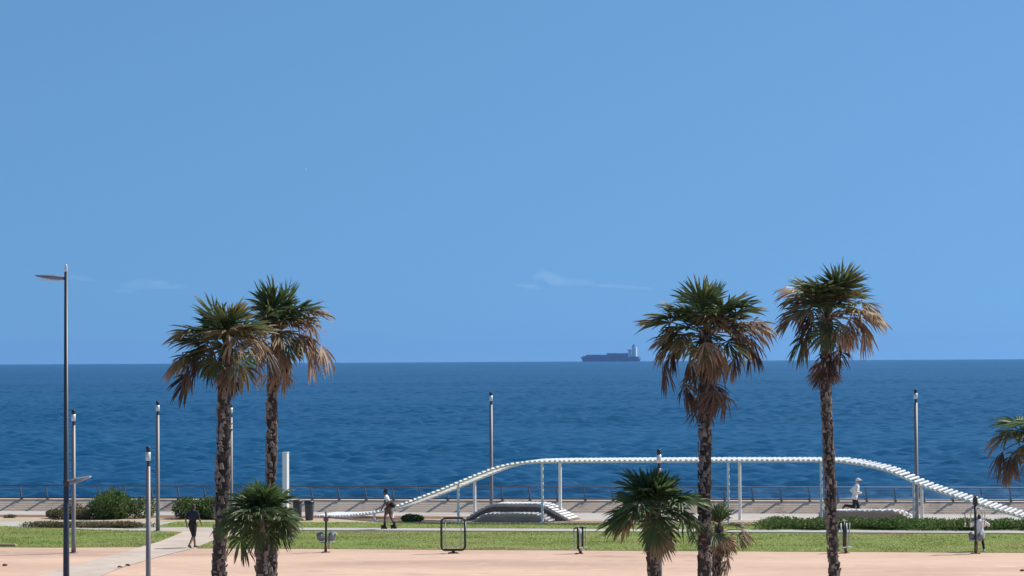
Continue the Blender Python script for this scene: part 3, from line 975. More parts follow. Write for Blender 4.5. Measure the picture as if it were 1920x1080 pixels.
palm('tall shaggy palm with long brown skirt, left of the two on the right', [(1321, 1080), (1321, 900), (1322, 740)], 67.0, 0.150, (1323, 618), 7, 5, 5, [(0.9, 4, 0.75), (1.4, 4, 0.7)], 0.85, TG, 21, dead_az=R(-20), clumps=[(1238, 569, 'g', 'leaf'), (1254, 552, 'g', 'leaf'), (1224, 580, 'g', 'leaf'), (1303, 520, 'u', 'leaf'), (1322, 515, 'u', 'leaf'), (1307, 548, 'g', 'leaf'), (1340, 530, 'u', 'leaf'), (1358, 542, 'g', 'leaf'), (1348, 566, 'g', 'leaf'), (1383, 545, 'g', 'leaf'), (1405, 556, 'g', 'leaf'), (1358, 587, 'g', 'leafolive'), (1299, 575, 'g', 'leaf'), (1325, 606, 'd', 'leafdead'), (1382, 608, 'o', 'leafdead'), (1417, 604, 'o', 'leafdead'), (1448, 598, 'o', 'leafdead'), (1388, 640, 'd', 'leafdead'), (1423, 644, 'd', 'leafbrown'), (1358, 668, 'd', 'leafdead'), (1385, 686, 'd', 'leafdead'), (1316, 655, 'd', 'leafdead'), (1341, 672, 'd', 'leafdead'), (1233, 644, 'o', 'leafdead'), (1269, 626, 'o', 'leafolive'), (1234, 694, 'd', 'leafbrown'), (1254, 668, 'd', 'leafbrown'), (1288, 688, 'd', 'leafbrown'), (1270, 735, 'd', 'leafbrown'), (1283, 748, 'd', 'leafbrown'), (1345, 745, 'd', 'leafbrown'), (1352, 760, 'd', 'leafbrown'), (1400, 625, 'o', 'leafolive'), (1250, 610, 'o', 'leafolive'), (1420, 660, 'd', 'leafbrown'), (1275, 600, 'g', 'leaf'), (1375, 575, 'g', 'leaf')])
palm('slender tall palm on the right with a ball of dead leaves below its crown', [(1564, 1080), (1556, 900), (1548, 735)], 69.0, 0.128, (1550, 585), 5, 4, 4, [(0.85, 11, 0.70), (1.05, 9, 0.62)], 0.78, TG, 35, dead_az=R(-15), clumps=[(1573, 490, 'u', 'leaf'), (1560, 495, 'u', 'leaf'), (1590, 507, 'g', 'leaf'), (1570, 512, 'g', 'leaf'), (1530, 512, 'g', 'leaf'), (1512, 522, 'g', 'leaf'), (1607, 533, 'g', 'leaf'), (1580, 536, 'g', 'leafolive'), (1545, 527, 'g', 'leaf'), (1532, 550, 'g', 'leafolive'), (1484, 528, 'o', 'leafdead'), (1504, 550, 'o', 'leafolive'), (1640, 560, 'o', 'leafolive'), (1652, 588, 'o', 'leafdead'), (1618, 578, 'o', 'leafdead'), (1612, 604, 'd', 'leafdead'), (1595, 610, 'd', 'leafdead'), (1624, 625, 'd', 'leafdead'), (1518, 593, 'd', 'leafbrown'), (1523, 615, 'd', 'leafbrown'), (1495, 634, 'o', 'leaf'), (1484, 583, 'o', 'leafdead'), (1466, 594, 'o', 'leafolive'), (1574, 620, 'd', 'leafdead'), (1590, 632, 'd', 'leafdead'), (1560, 560, 'g', 'leaf'), (1505, 575, 'o', 'leafolive')])
palm('young palm with dense dark green crown in front of the left palm trunks', [(493, 1080)], 66.0, 0.165, (488, 958), 28, 10, 2, [(0.25, 3, 0.45)], 0.76, SG, 41, fresh=True)
palm('bushy young palm with full green fan leaves left of the shaggy palm', [(1226, 1080)], 66.0, 0.145, (1222, 942), 28, 10, 1, [], 0.86, SG, 52, fresh=True)
palm('thin young palm with wilted brown leaves right behind the shaggy palm trunk', [(1343, 1080)], 70.0, 0.09, (1349, 980), 5, 8, 10, [(0.3, 5, 0.45)], 0.60, SG, 63, dead_az=R(-30))
palm('palm at the right edge with only its left leaves in view', [(1956, 1080)], 66.0, 0.15, (1956, 812), 8, 3, 2, [], 0.70, TG, 77, clumps=[(1900, 772, 'g', 'leafyoung'), (1915, 765, 'g', 'leafyoung'), (1905, 795, 'g', 'leafyoung'), (1868, 808, 'o', 'leafolive'), (1866, 858, 'd', 'leafbrown'), (1885, 850, 'o', 'leafolive'), (1880, 868, 'd', 'leafbrown'), (1925, 800, 'g', 'leafyoung')])

# ------------------------------------------------------------------ shrubs and hedges
def shrub(name, label, cat, base, ext, nleaf, m, leaf=0.09, lumps=7, seed=1, group=None, stems=6, box_like=False, dry=None):
    r = random.Random(seed)
    t = thing(name, label, cat, base, group, rz=-YAW)
    ex, ey, ez = ext
    cl = []
    for i in range(lumps):
        if box_like:
            cl.append((Vector((r.uniform(-ex, ex) * 0.97, r.uniform(-ey, ey) * 0.6, ez * r.uniform(0.35, 0.55))), Vector((r.uniform(.5, .9), ey * 0.55, ez * r.uniform(0.40, 0.60)))))
        else:
            x = r.uniform(-0.68, 0.68)
            hh = (1 - 0.75 * abs(x) ** 1.7) * r.uniform(0.65, 1.0)
            cl.append((Vector((x * ex, r.uniform(-.5, .5) * ey, ez * hh * 0.5)), Vector((ex * r.uniform(0.26, 0.42), ey * r.uniform(0.4, 0.65), ez * hh * 0.54))))
    vs, fs = [], []
    for i in range(nleaf):
        c, s = r.choice(cl)
        d = Vector((r.gauss(0, 1), r.gauss(0, 1), r.gauss(0, 1))).normalized()
        rad = r.random() ** 0.28
        p = c + Vector((d.x * s.x, d.y * s.y, d.z * s.z)) * rad * r.uniform(0.9, 1.12)
        p.z = abs(p.z)
        n1 = Vector((r.gauss(0, 1), r.gauss(0, 1), r.gauss(0, 1) + 0.5)).normalized()
        a = n1.orthogonal().normalized()
        b = n1.cross(a)
        L = leaf * r.uniform(0.6, 1.4)
        k = len(vs)
        vs += [p - a * L * 0.5, p + b * L * 0.26, p + a * L * 0.5, p - b * L * 0.26]
        fs.append((k, k + 1, k + 2, k + 3))
    f = link('foliage', raw('foliage', vs, fs), m, t)
    bm = B()
    for i in range(stems):
        c, s = cl[i % len(cl)]
        tube(bm, [(c.x * 0.6, c.y * 0.6, 0), (c.x * 0.85, c.y * 0.85, c.z * 0.6), (c.x, c.y, c.z + s.z * 0.4)], [0.03, 0.02, 0.008], 5)
    link('stems', mesh_of(bm, 'shrub_stems'), M['stem'], t)
    return t
def px_shrub(name, label, cat, x0, x1, ytop, ybase, ey, n, m, **kw):
    b = G((x0 + x1) / 2, ybase)
    s = FPX / b.y
    b2 = b + EV * (ey * 0.8)
    return shrub(name, label, cat, b2, ((x1 - x0) / 2 / s, ey, (ybase - ytop) / s), n, m, **kw)
SHG = 'shrubs on the left planting bed'
px_shrub('shrub', 'largest rounded green shrub between the street lamp and the near lantern post', 'shrub', 136, 284, 916, 975, 1.3, 12000, M['shrub'], seed=4, lumps=10, leaf=0.11, group=SHG)
px_shrub('shrub', 'lower olive shrub left of the largest shrub, behind the street lamp', 'shrub', 60, 166, 940, 975, 1.0, 6000, M['shrubdry'], seed=5, lumps=7, leaf=0.10, group=SHG)
px_shrub('shrub', 'long green shrub mass behind the walking man, left of the palm trunk', 'shrub', 275, 450, 928, 975, 1.2, 13000, M['shrub'], seed=6, lumps=11, leaf=0.11, group=SHG)
px_shrub('shrub', 'small dry brownish shrub cut by the left picture edge', 'shrub', -60, 24, 958, 973, 0.7, 1500, M['shrubdry'], seed=7, lumps=5, group=SHG)
px_shrub('shrub', 'small dark shrub by the foot of the pergola right of the skater', 'shrub', 738, 822, 963, 979, 0.6, 3500, M['shrub'], seed=8, lumps=5, group='shrubs on the planting bed')
def px_hedge(label, x0, x1, ytop, ybase, ey, n, m, seed, leaf=0.09, lumps=30):
    a, b = G(x0, ybase), G(x1, ybase)
    vv = G((x0 + x1) / 2, ybase).dot(EV)
    u0, u1 = uof(a), uof(b)
    s = FPX / a.y
    hgt = (ybase - ytop) / s - ey * 2 * s * 0.0
    return shrub('hedge', label, 'hedge', UV((u0 + u1) / 2, vv + ey, 0), ((u1 - u0) / 2, ey, hgt), n, m, leaf=leaf, lumps=lumps, seed=seed, box_like=True, stems=20)
px_hedge('long low green hedge beside the kerb on the right', 1432, 2010, 974.5, 995.5, 1.5, 34000, M['hedge'], 12, leaf=0.10, lumps=60)
px_hedge('low dry trimmed hedge strip on the pale path at the left', 48, 272, 979, 990.5, 0.6, 11000, M['shrubdry'], 13, leaf=0.08, lumps=46)

# ------------------------------------------------------------------ outdoor gym machines
def rod(t, name, pts, r, m, seg=8):
    bm = B(); tube(bm, pts, r, seg)
    return link(name, mesh_of(bm, 'gym_' + name), m, t)
def blk(t, name, c, s, m, bev=0.01, rot=None):
    bm = B(); box(bm, c, s, rot, bev)
    return link(name, mesh_of(bm, 'gym_' + name), m, t)
GG = 'outdoor gym machines'
def gym_press():
    t = thing('exercise_machine', 'gym machine with two grey rounded seats on a dark post', 'gym machine', G(611, 1035.5), GG)
    blk(t, 'base_plate', (0, 0, 0.01), (0.34, 0.34, 0.02), M['gymbrown'], 0.003)
    rod(t, 'lower_post', [(-0.01, 0, 0.02), (0, 0, 0.36)], 0.055, M['gymbrown'])
    rod(t, 'post', [(0.0, 0, 0.36), (0.02, 0, 1.58)], 0.045, M['gym'])
    blk(t, 'collar', (0.01, 0, 1.28), (0.20, 0.14, 0.16), M['gymbrown'], 0.03)
    blk(t, 'cap', (0.02, 0, 1.63), (0.10, 0.10, 0.09), M['gymwhite'], 0.03)
    for s in (-1, 1):
        bm = B(); box(bm, (s * 0.22 + 0.01, -0.05, 0.62), (0.28, 0.10, 0.34), Matrix.Rotation(s * R(12), 3, 'Y'), 0.045)
        st = link('seat', mesh_of(bm, 'gym_seat', True), M['gymgrey'], t)
        blk(t, 'seat_bracket', (s * 0.10, 0, 0.60), (0.16, 0.05, 0.05), M['gymsteel'])
        rod(t, 'pedal_arm', [(s * 0.05, 0.02, 0.5), (s * 0.16, -0.12, 0.42), (s * 0.20, -0.18, 0.40)], 0.018, M['gymsteel'])
    blk(t, 'pedal', (0.27, -0.18, 0.42), (0.17, 0.14, 0.05), M['gymwhite'], 0.015)
    blk(t, 'pedal', (-0.10, -0.18, 0.40), (0.17, 0.14, 0.05), M['gymgrey'], 0.015)
    rod(t, 'handle', [(0.30, -0.02, 0.80), (0.40, -0.05, 0.74), (0.44, -0.05, 0.66)], 0.022, M['gymwhite'])
    rod(t, 'brace', [(0.13, 0.05, 0.55), (0.13, 0.05, 0.14)], 0.04, M['gymsteel'])
gym_press()
def gym_frame():
    b = G(850, 1037.5)
    t = thing('exercise_machine', 'gym machine with a dark rounded square tube frame and hanging footrest', 'gym machine', b, GG)
    w, h0, h1, r = 0.46, 0.13, 1.36, 0.14
    pts = []
    for cx, cz, a0 in ((w - r, h1 - r, 0), (-w + r, h1 - r, 90), (-w + r, h0 + r, 180), (w - r, h0 + r, 270)):
        for k in range(5):
            a = R(a0 + k * 22.5)
            pts.append((cx + r * math.cos(a), 0, cz + r * math.sin(a)))
    pts.append(pts[0])
    rod(t, 'frame', pts, 0.045, M['gym'], 10)
    rod(t, 'stem', [(0, 0, 0), (0, 0, 0.10)], 0.06, M['gymbrown'])
    for s in (-1, 1):
        rod(t, 'foot', [(0, 0, 0.06), (s * 0.2, -0.1, 0.01)], 0.025, M['gymbrown'])
        rod(t, 'hanger', [(s * 0.31, 0, h1 - 0.04), (s * 0.30, -0.02, 0.42), (s * 0.26, -0.03, 0.31)], 0.018, M['gymsteel'])
        blk(t, 'footrest', (s * 0.15, -0.04, 0.29), (0.2, 0.26, 0.035), M['gymsteel'], 0.01)
        blk(t, 'corner_glint', (s * 0.43, 0, h1 - 0.01), (0.11, 0.11, 0.07), M['gymwhite'], 0.02)  # pale blocks stand in for sun glint on the frame corners
    rod(t, 'footrest_bar', [(-0.28, -0.03, 0.29), (0.28, -0.03, 0.29)], 0.016, M['gymsteel'])
gym_frame()
def gym_walker(px, py, label, rz=0.0, hb=1.0):
    t = thing('exercise_machine', label, 'gym machine', G(px, py), GG, rz)
    blk(t, 'base_plate', (0, 0, 0.01), (0.3, 0.3, 0.02), M['gymbrown'], 0.003)
    rod(t, 'stem', [(0.06, -0.02, 0.02), (0, 0, 0.22)], 0.06, M['gymbrown'])
    rod(t, 'post', [(-0.04, 0, 0.18), (-0.04, 0, hb)], 0.05, M['gym'])
    rod(t, 'rear_post', [(0.13, 0.15, 0.26), (0.13, 0.12, hb)], 0.045, M['gym'])
    rod(t, 'handlebar', [(-0.22, 0, hb - 0.04), (-0.04, 0, hb), (0.13, 0.1, hb + 0.02), (0.28, 0.1, hb - 0.02)], 0.028, M['gym'])
    blk(t, 'cap', (-0.03, 0, hb + 0.06), (0.11, 0.11, 0.09), M['gymwhite'], 0.03)
    for x, y in ((-0.20, -0.1), (0.06, -0.12), (0.26, 0.1)):
        rod(t, 'swing_arm', [(x, y * 0.3, hb - 0.05), (x, y, 0.26)], 0.022, M['gymsteel'])
        blk(t, 'pedal', (x, y - 0.05, 0.23), (0.13, 0.24, 0.04), M['gymwhite'], 0.012)
gym_walker(1086, 1038, 'gym machine with two dark posts and thin swing arms, left of the bushy young palm')
gym_walker(1584, 1037, 'gym machine half hidden behind the slender right palm trunk', 0.5, 1.2)
def gym_pull():
    t = thing('exercise_machine', 'tall gym machine with curved pull arms beside the person in white', 'gym machine', G(1829.5, 1038), GG)
    blk(t, 'base_plate', (0, 0, 0.01), (0.34, 0.34, 0.02), M['gymbrown'], 0.003)
    rod(t, 'lower_post', [(0, 0, 0.02), (0, 0, 0.42)], 0.055, M['gymbrown'])
    rod(t, 'post', [(0, 0, 0.42), (0, 0, 1.85)], 0.05, M['gym'])
    blk(t, 'head_block', (0, 0, 2.0), (0.17, 0.16, 0.36), M['gym'], 0.04)
    blk(t, 'cap', (0.02, 0, 2.22), (0.14, 0.14, 0.07), M['gymgrey'], 0.02)
    for s in (-1, 1):
        for x1, dy in ((0.38, 0.10), (0.22, -0.22)):
            rod(t, 'pull_arm', [(s * 0.04, 0, 1.72), (s * 0.18, dy * 0.6, 1.72), (s * (x1 - 0.05), dy, 1.66), (s * x1, dy, 1.55), (s * x1, dy, 1.15)], 0.02, M['gymsteel'])
            rod(t, 'grip', [(s * x1, dy, 1.17), (s * x1, dy, 1.02)], 0.03, M['gymwhite'])
        bm = B(); box(bm, (s * 0.14 + 0.02, -0.10 * s, 0.66), (0.24, 0.14, 0.32), Matrix.Rotation(s * R(10), 3, 'Y'), 0.05)
        link('seat', mesh_of(bm, 'gym_seat', True), M['gymgrey'], t)
    blk(t, 'seat_arm', (0, 0, 0.50), (0.5, 0.07, 0.06), M['gymsteel'])
gym_pull()
# ------------------------------------------------------------------ people
M['skin'] = mat('skin_brown', (0.26, 0.145, 0.095), (0.22, 0.12, 0.08), scale=6, rough=0.55)
M['skindark'] = mat('skin_deep_brown', (0.16, 0.080, 0.055), (0.13, 0.065, 0.045), scale=6, rough=0.55)
M['hair'] = mat('black_hair', (0.012, 0.011, 0.012), (0.022, 0.018, 0.016), scale=30, rough=0.6)
M['navy'] = mat('navy_cloth', (0.020, 0.022, 0.042), (0.014, 0.016, 0.030), scale=9, rough=0.9, bump=0.004, bscale=14)
M['charcoal'] = mat('charcoal_cloth', (0.020, 0.018, 0.018), (0.013, 0.012, 0.012), scale=9, rough=0.9, bump=0.004, bscale=14)
M['whitecloth'] = mat('white_cloth', (0.78, 0.78, 0.78), (0.70, 0.70, 0.70), scale=7, rough=0.9, bump=0.006, bscale=12)
M['greycloth'] = mat('light_grey_cloth', (0.50, 0.50, 0.53), (0.42, 0.42, 0.45), scale=7, rough=0.9, bump=0.006, bscale=12)
M['rust'] = mat('rust_cloth', (0.17, 0.075, 0.055), (0.12, 0.055, 0.042), scale=8, rough=0.9, bump=0.005, bscale=14)
M['shoe'] = mat('dark_shoe', (0.03, 0.028, 0.028), (0.05, 0.045, 0.043), scale=9, rough=0.6)
M['whiteshoe'] = mat('white_shoe', (0.7, 0.68, 0.64), (0.6, 0.58, 0.55), scale=9, rough=0.6)
def capsule(bm, a, ra, b, rb, flat=1.0):
    a, b = Vector(a), Vector(b)
    n = max(2, int((b - a).length / (min(ra, rb) * 0.45)) + 1)
    for i in range(n + 1):
        t = i / n
        r = ra + (rb - ra) * t
        blob(bm, a.lerp(b, t), (r, r * flat, r))
def fused(bm, name, voxel, smooth=2):
    me = bpy.data.meshes.new(name)
    bm.to_mesh(me); bm.free()
    o = bpy.data.objects.new(name, me)
    bench_scene = bpy.data.scenes.new('fusing')
    bench_scene.collection.objects.link(o)
    md = o.modifiers.new('r', 'REMESH'); md.mode = 'VOXEL'; md.voxel_size = voxel
    s = o.modifiers.new('s', 'SMOOTH'); s.factor = 0.5; s.iterations = smooth
    vl = bench_scene.view_layers[0]
    vl.update()
    dg = vl.depsgraph
    out = bpy.data.meshes.new_from_object(o.evaluated_get(dg))
    bpy.data.objects.remove(o)
    bpy.data.scenes.remove(bench_scene)
    bpy.data.meshes.remove(me)
    out.shade_smooth()
    out.name = name
    return out
def person(label, base, rz, h, J, clothes, hair='short', skin='skin'):
    k = h / 1.75
    t = thing('person', label, 'person', base, rz=rz)
    V = {n: Vector(p) for n, p in J.items()}
    sh = lambda p: Vector(p)
    L = lambda n: V[n + '_l']
    Rr = lambda n: V[n + '_r']
    pel, che, nec, hea = V['pelvis'], V['chest'], V['neck'], V['head']
    def torso(bm, g, lo=0.0, hi=1.0):
        segs = [(pel + (che - pel) * -0.10, 0.105, 1.40), (pel + (che - pel) * 0.35, 0.095, 1.30), (che, 0.112, 1.42), (che + (nec - che) * 0.45, 0.100, 1.55), (che + (nec - che) * 0.75, 0.075, 1.5)]
        n = len(segs)
        for i in range(n - 1):
            if i / (n - 1) < lo - 1e-6 or (i + 1) / (n - 1) > hi + 1e-6: continue
            for q in range(5):
                f = q / 4
                p = segs[i][0].lerp(segs[i + 1][0], f)
                r = segs[i][1] + (segs[i + 1][1] - segs[i][1]) * f + g
                fl = segs[i][2] + (segs[i + 1][2] - segs[i][2]) * f
                blob(bm, p, (r, r * fl, r), 2)
    def arm(bm, s, g, to=2.0):
        a, b, c = V['shoulder_' + s], V['elbow_' + s], V['wrist_' + s]
        if to <= 1: capsule(bm, a, 0.055 + g, a.lerp(b, to), 0.045 + g)
        else:
            capsule(bm, a, 0.055 + g, b, 0.041 + g)
            capsule(bm, b, 0.041 + g, b.lerp(c, to - 1), 0.029 + g)
    def leg(bm, s, g, to=2.0):
        a, b, c = V['hip_' + s], V['knee_' + s], V['ankle_' + s]
        if to <= 1: capsule(bm, a, 0.088 + g, a.lerp(b, to), 0.068 + g)
        else:
            capsule(bm, a, 0.088 + g, b, 0.056 + g)
            m = b.lerp(c, 0.3)
            capsule(bm, b, 0.056 + g, m, 0.057 + g)
            capsule(bm, m, 0.057 + g, m.lerp(c, to - 1), 0.037 + g)
    bm = Soup()
    torso(bm, 0)
    capsule(bm, nec - Vector((0, 0, 0.05)), 0.058, hea - Vector((0, 0, 0.05)), 0.052)
    blob(bm, hea, (0.098, 0.078, 0.118), 3)
    blob(bm, hea + Vector((0.03, 0, -0.06)), (0.065, 0.058, 0.06), 2)
    blob(bm, hea + Vector((0.098, 0, -0.015)), (0.018, 0.013, 0.026), 2)
    blob(bm, hea + Vector((0.086, 0, -0.065)), (0.012, 0.026, 0.010), 2)
    for s, y in (('l', 1), ('r', -1)):
        blob(bm, hea + Vector((-0.005, y * 0.080, -0.01)), (0.022, 0.010, 0.032), 2)
        arm(bm, s, 0); leg(bm, s, 0)
        w = V['wrist_' + s]; d = (w - V['elbow_' + s]).normalized()
        side = Vector((1, 0, 0)) - d * d.x
        side = side.normalized() if side.length > 0.1 else Vector((0, 0, 1))
        pal = w + d * 0.06
        capsule(bm, w, 0.027, pal, 0.034)
        for f in range(4):
            b0 = pal + d * 0.025 + side * (0.030 - 0.020 * f)
            ln = (0.065, 0.075, 0.07, 0.052)[f]
            inn = Vector((0, -y, 0)) * 0.4
            m1 = b0 + (d + inn * 0.3).normalized() * ln * 0.5
            capsule(bm, b0, 0.0105, m1, 0.010)
            capsule(bm, m1, 0.010, m1 + (d + inn * 1.6).normalized() * ln * 0.5, 0.009)
        capsule(bm, w + d * 0.03 + side * 0.025, 0.012, w + d * 0.075 + side * 0.055, 0.010)
        an, to = V['ankle_' + s], V['toe_' + s]
        capsule(bm, an, 0.038, an + Vector((0, 0, -0.035)), 0.036)
        capsule(bm, an + Vector((-0.02, 0, -0.04)), 0.035, to, 0.028)
    body = link('body', fused(bm, 'person_body', 0.010), M[skin], t)
    for name, m, fn in clothes:
        bm = Soup()
        fn(bm, torso, arm, leg, V)
        link(name, fused(bm, 'person_' + name, 0.012), M[m], t)
    bm = Soup()
    if hair:
        blob(bm, hea + Vector((-0.018, 0, 0.030)), (0.098, 0.087, 0.105), 3)
        blob(bm, hea + Vector((-0.045, 0, -0.02)), (0.070, 0.080, 0.085), 2)
        if hair == 'bun': blob(bm, hea + Vector((-0.06, 0, 0.125)), (0.07, 0.07, 0.065), 2)
        link('hair', fused(bm, 'person_hair', 0.012), M['hair'], t)
    for y in (1, -1):
        bm = B(); blob(bm, hea + Vector((0.088, y * 0.03, 0.01)), (0.011, 0.014, 0.010), 2)
        link('eye', mesh_of(bm, 'person_eye', True), M['hair'], t)
    t.scale = (k, k, k)
    return t
def shoes(g=0.012):
    def fn(bm, torso, arm, leg, V):
        for s in 'lr':
            an, to = V['ankle_' + s], V['toe_' + s]
            capsule(bm, an + (Vector((0, 0, -0.03))), 0.045 + g, an + Vector((-0.03, 0, -0.045)), 0.038 + g)
            capsule(bm, an + Vector((-0.02, 0, -0.04)), 0.038 + g, to, 0.028 + g)
    return fn
def W(lo, hi, g, arms, legs=0.0, extra=None):
    def fn(bm, torso, arm, leg, V):
        torso(bm, g, lo, hi)
        for s in 'lr':
            if arms: arm(bm, s, g * 0.8, arms)
            if legs: leg(bm, s, g, legs)
        if extra: extra(bm, V)
    return fn
walk = dict(pelvis=(0, 0, .95), chest=(.03, 0, 1.28), neck=(.04, 0, 1.49), head=(.07, 0, 1.635),
            hip_l=(0, .09, .93), knee_l=(.20, .10, .52), ankle_l=(.28, .10, .09), toe_l=(.42, .11, .035),
            hip_r=(0, -.09, .93), knee_r=(-.05, -.10, .50), ankle_r=(-.32, -.10, .15), toe_r=(-.22, -.10, .035),
            shoulder_l=(.03, .19, 1.43), elbow_l=(-.12, .26, 1.16), wrist_l=(-.04, .27, .93),
            shoulder_r=(.03, -.19, 1.43), elbow_r=(.12, -.25, 1.16), wrist_r=(.27, -.22, .98))
person('man in dark t-shirt and dark shorts walking away on the pale path', G(361, 1027.5), R(58), 1.76, walk,
       [('shirt', 'navy', W(0.0, 1.0, 0.028, 0.75)), ('shorts', 'charcoal', W(0.0, 0.25, 0.030, 0, 0.95)), ('shoes', 'shoe', shoes())])
skate = dict(pelvis=(-.06, 0, 1.0), chest=(.03, 0, 1.31), neck=(.07, 0, 1.52), head=(.11, 0, 1.66),
             hip_l=(-.06, .09, .98), knee_l=(.10, .11, .60), ankle_l=(.12, .12, .20), toe_l=(.24, .13, .13),
             hip_r=(-.06, -.09, .98), knee_r=(-.10, -.10, .60), ankle_r=(-.28, -.10, .20), toe_r=(-.16, -.11, .13),
             shoulder_l=(.05, .17, 1.45), elbow_l=(.10, .23, 1.18), wrist_l=(.20, .18, .97),
             shoulder_r=(.05, -.17, 1.45), elbow_r=(-.02, -.24, 1.19), wrist_r=(.10, -.22, .97))
sk = person('roller skater in white top and rust shorts with black hair bun', G(727, 992), R(172), 1.72, skate,
       [('top', 'whitecloth', W(0.5, 1.0, 0.020, 0.35)), ('shorts', 'rust', W(0.0, 0.25, 0.022, 0, 0.7))], hair='bun', skin='skindark')
for s, y in (('l', .12), ('r', -.10)):
    a = Vector(skate['ankle_' + s]); 
    bm = Soup()
    capsule(bm, a + Vector((-.01, 0, .09)), 0.060, a, 0.058)
    capsule(bm, a + Vector((-.03, 0, -.05)), 0.055, a + Vector((.13, 0, -.065)), 0.048)
    capsule(bm, a + Vector((-.08, 0, -.115)), 0.026, a + Vector((.13, 0, -.115)), 0.026)
    boot = link('roller_skate', fused(bm, 'skate_boot', 0.012), M['charcoal'], sk)
    for i in range(4):
        bm = B()
        c = a + Vector((-.09 + i * .075, 0, -.155))
        tube(bm, [c + Vector((0, -.018, 0)), c + Vector((0, .018, 0))], 0.037, 10)
        link('wheel', mesh_of(bm, 'skate_wheel'), M['black'], boot)
# black bag on the skater's back
bg_p = sk.matrix_basis @ Vector((-.20, 0.02, 1.06))
bt = thing('shoulder_bag', 'black bag carried at the back of the roller skater', 'bag', bg_p, rz=R(172))
bm = Soup(); blob(bm, (0, 0, .05), (.13, .16, .13), 3); blob(bm, (-.05, 0, .0), (.12, .14, .10), 2)
link('pouch', fused(bm, 'bag_pouch', 0.012), M['charcoal'], bt)
bm = B(); tube(bm, [(.05, .12, .12), (.16, .16, .26), (.25, .12, .37), (.27, -.02, .38)], 0.014, 6)
link('strap', mesh_of(bm, 'bag_strap'), M['charcoal'], bt)
run = dict(pelvis=(0, 0, .97), chest=(.07, 0, 1.30), neck=(.11, 0, 1.51), head=(.15, 0, 1.655),
           hip_l=(.0, .09, .95), knee_l=(.16, .10, .55), ankle_l=(.08, .10, .13), toe_l=(.22, .10, .035),
           hip_r=(0, -.09, .95), knee_r=(-.04, -.10, .54), ankle_r=(-.44, -.10, .60), toe_r=(-.52, -.10, .48),
           shoulder_l=(.08, .18, 1.45), elbow_l=(-.14, .25, 1.24), wrist_l=(.06, .22, 1.12),
           shoulder_r=(.08, -.18, 1.45), elbow_r=(.06, -.26, 1.18), wrist_r=(.28, -.20, 1.14))
def flap(bm, V):
    h = V['head']
    blob(bm, h + Vector((-.03, 0, -.06)), (.085, .085, .13), 2)
    blob(bm, h + Vector((-.04, 0, -.16)), (.085, .11, .08), 2)
def capf(bm, torso, arm, leg, V):
    h = V['head']
    blob(bm, h + Vector((0, 0, .055)), (.112, .092, .085), 3)
    blob(bm, h + Vector((.11, 0, .045)), (.085, .07, .016), 2)
def flapf(bm, torso, arm, leg, V): flap(bm, V)
person('runner in white cap and white long top with navy trousers by the railing', G(1603, 973), R(-4), 1.86, run,
       [('top', 'whitecloth', W(0.0, 1.0, 0.030, 1.9, 0.25)), ('trousers', 'navy', W(0.0, 0.25, 0.020, 0, 1.95)), ('scarf', 'greycloth', flapf), ('cap', 'whitecloth', capf), ('shoes', 'shoe', shoes())], hair=None)
stand = dict(pelvis=(-.04, 0, .90), chest=(.04, 0, 1.22), neck=(.07, 0, 1.43), head=(.12, 0, 1.57),
             hip_l=(-.04, .09, .88), knee_l=(.14, .15, .50), ankle_l=(.0, .17, .10), toe_l=(.14, .18, .035),
             hip_r=(-.04, -.09, .88), knee_r=(.10, -.15, .50), ankle_r=(-.04, -.17, .10), toe_r=(.10, -.18, .035),
             shoulder_l=(.05, .19, 1.37), elbow_l=(.02, .42, 1.20), wrist_l=(.22, .44, 1.28),
             shoulder_r=(.05, -.19, 1.37), elbow_r=(.02, -.42, 1.20), wrist_r=(.20, -.46, 1.28))
person('person in loose white shirt with black leggings using the tall gym machine', G(1838, 1034.5), R(100), 1.48, stand,
       [('shirt', 'whitecloth', W(0.0, 1.0, 0.045, 0.95, 0.55)), ('leggings', 'charcoal', W(0.0, 0.25, 0.012, 0, 1.95)), ('shoes', 'whiteshoe', shoes())])

# ------------------------------------------------------------------ gull far off
gp = at(573, 318, 620)
g = thing('gull', 'tiny pale gull gliding in the left part of the sky', 'bird', gp)
g.rotation_euler = (R(38), 0, 0)
bm = B(); tube(bm, [(-.26, 0, 0), (-.18, 0, .01), (0, 0, .02), (.14, 0, .03), (.22, 0, .03), (.27, 0, .02)], [.01, .05, .075, .06, .035, .008], 8)
link('body', mesh_of(bm, 'gull_body'), M['white'], g)
for s in (-1, 1):
    vs = [(-.08, s * .05, .04), (.08, s * .05, .05), (.09, s * .35, .14), (-.05, s * .32, .13), (.0, s * .68, .08), (-.06, s * .60, .08)]
    vs2 = [(x, y, z - .012) for x, y, z in vs]
    fs = [(0, 1, 2, 3), (3, 2, 4, 5), (9, 8, 7, 6), (11, 10, 8, 9), (1, 7, 8, 2), (2, 8, 10, 4), (4, 10, 11, 5), (5, 11, 9, 3), (3, 9, 6, 0), (0, 6, 7, 1)]
    link('wing', raw('gull_wing', vs + vs2, fs), M['white'], g)

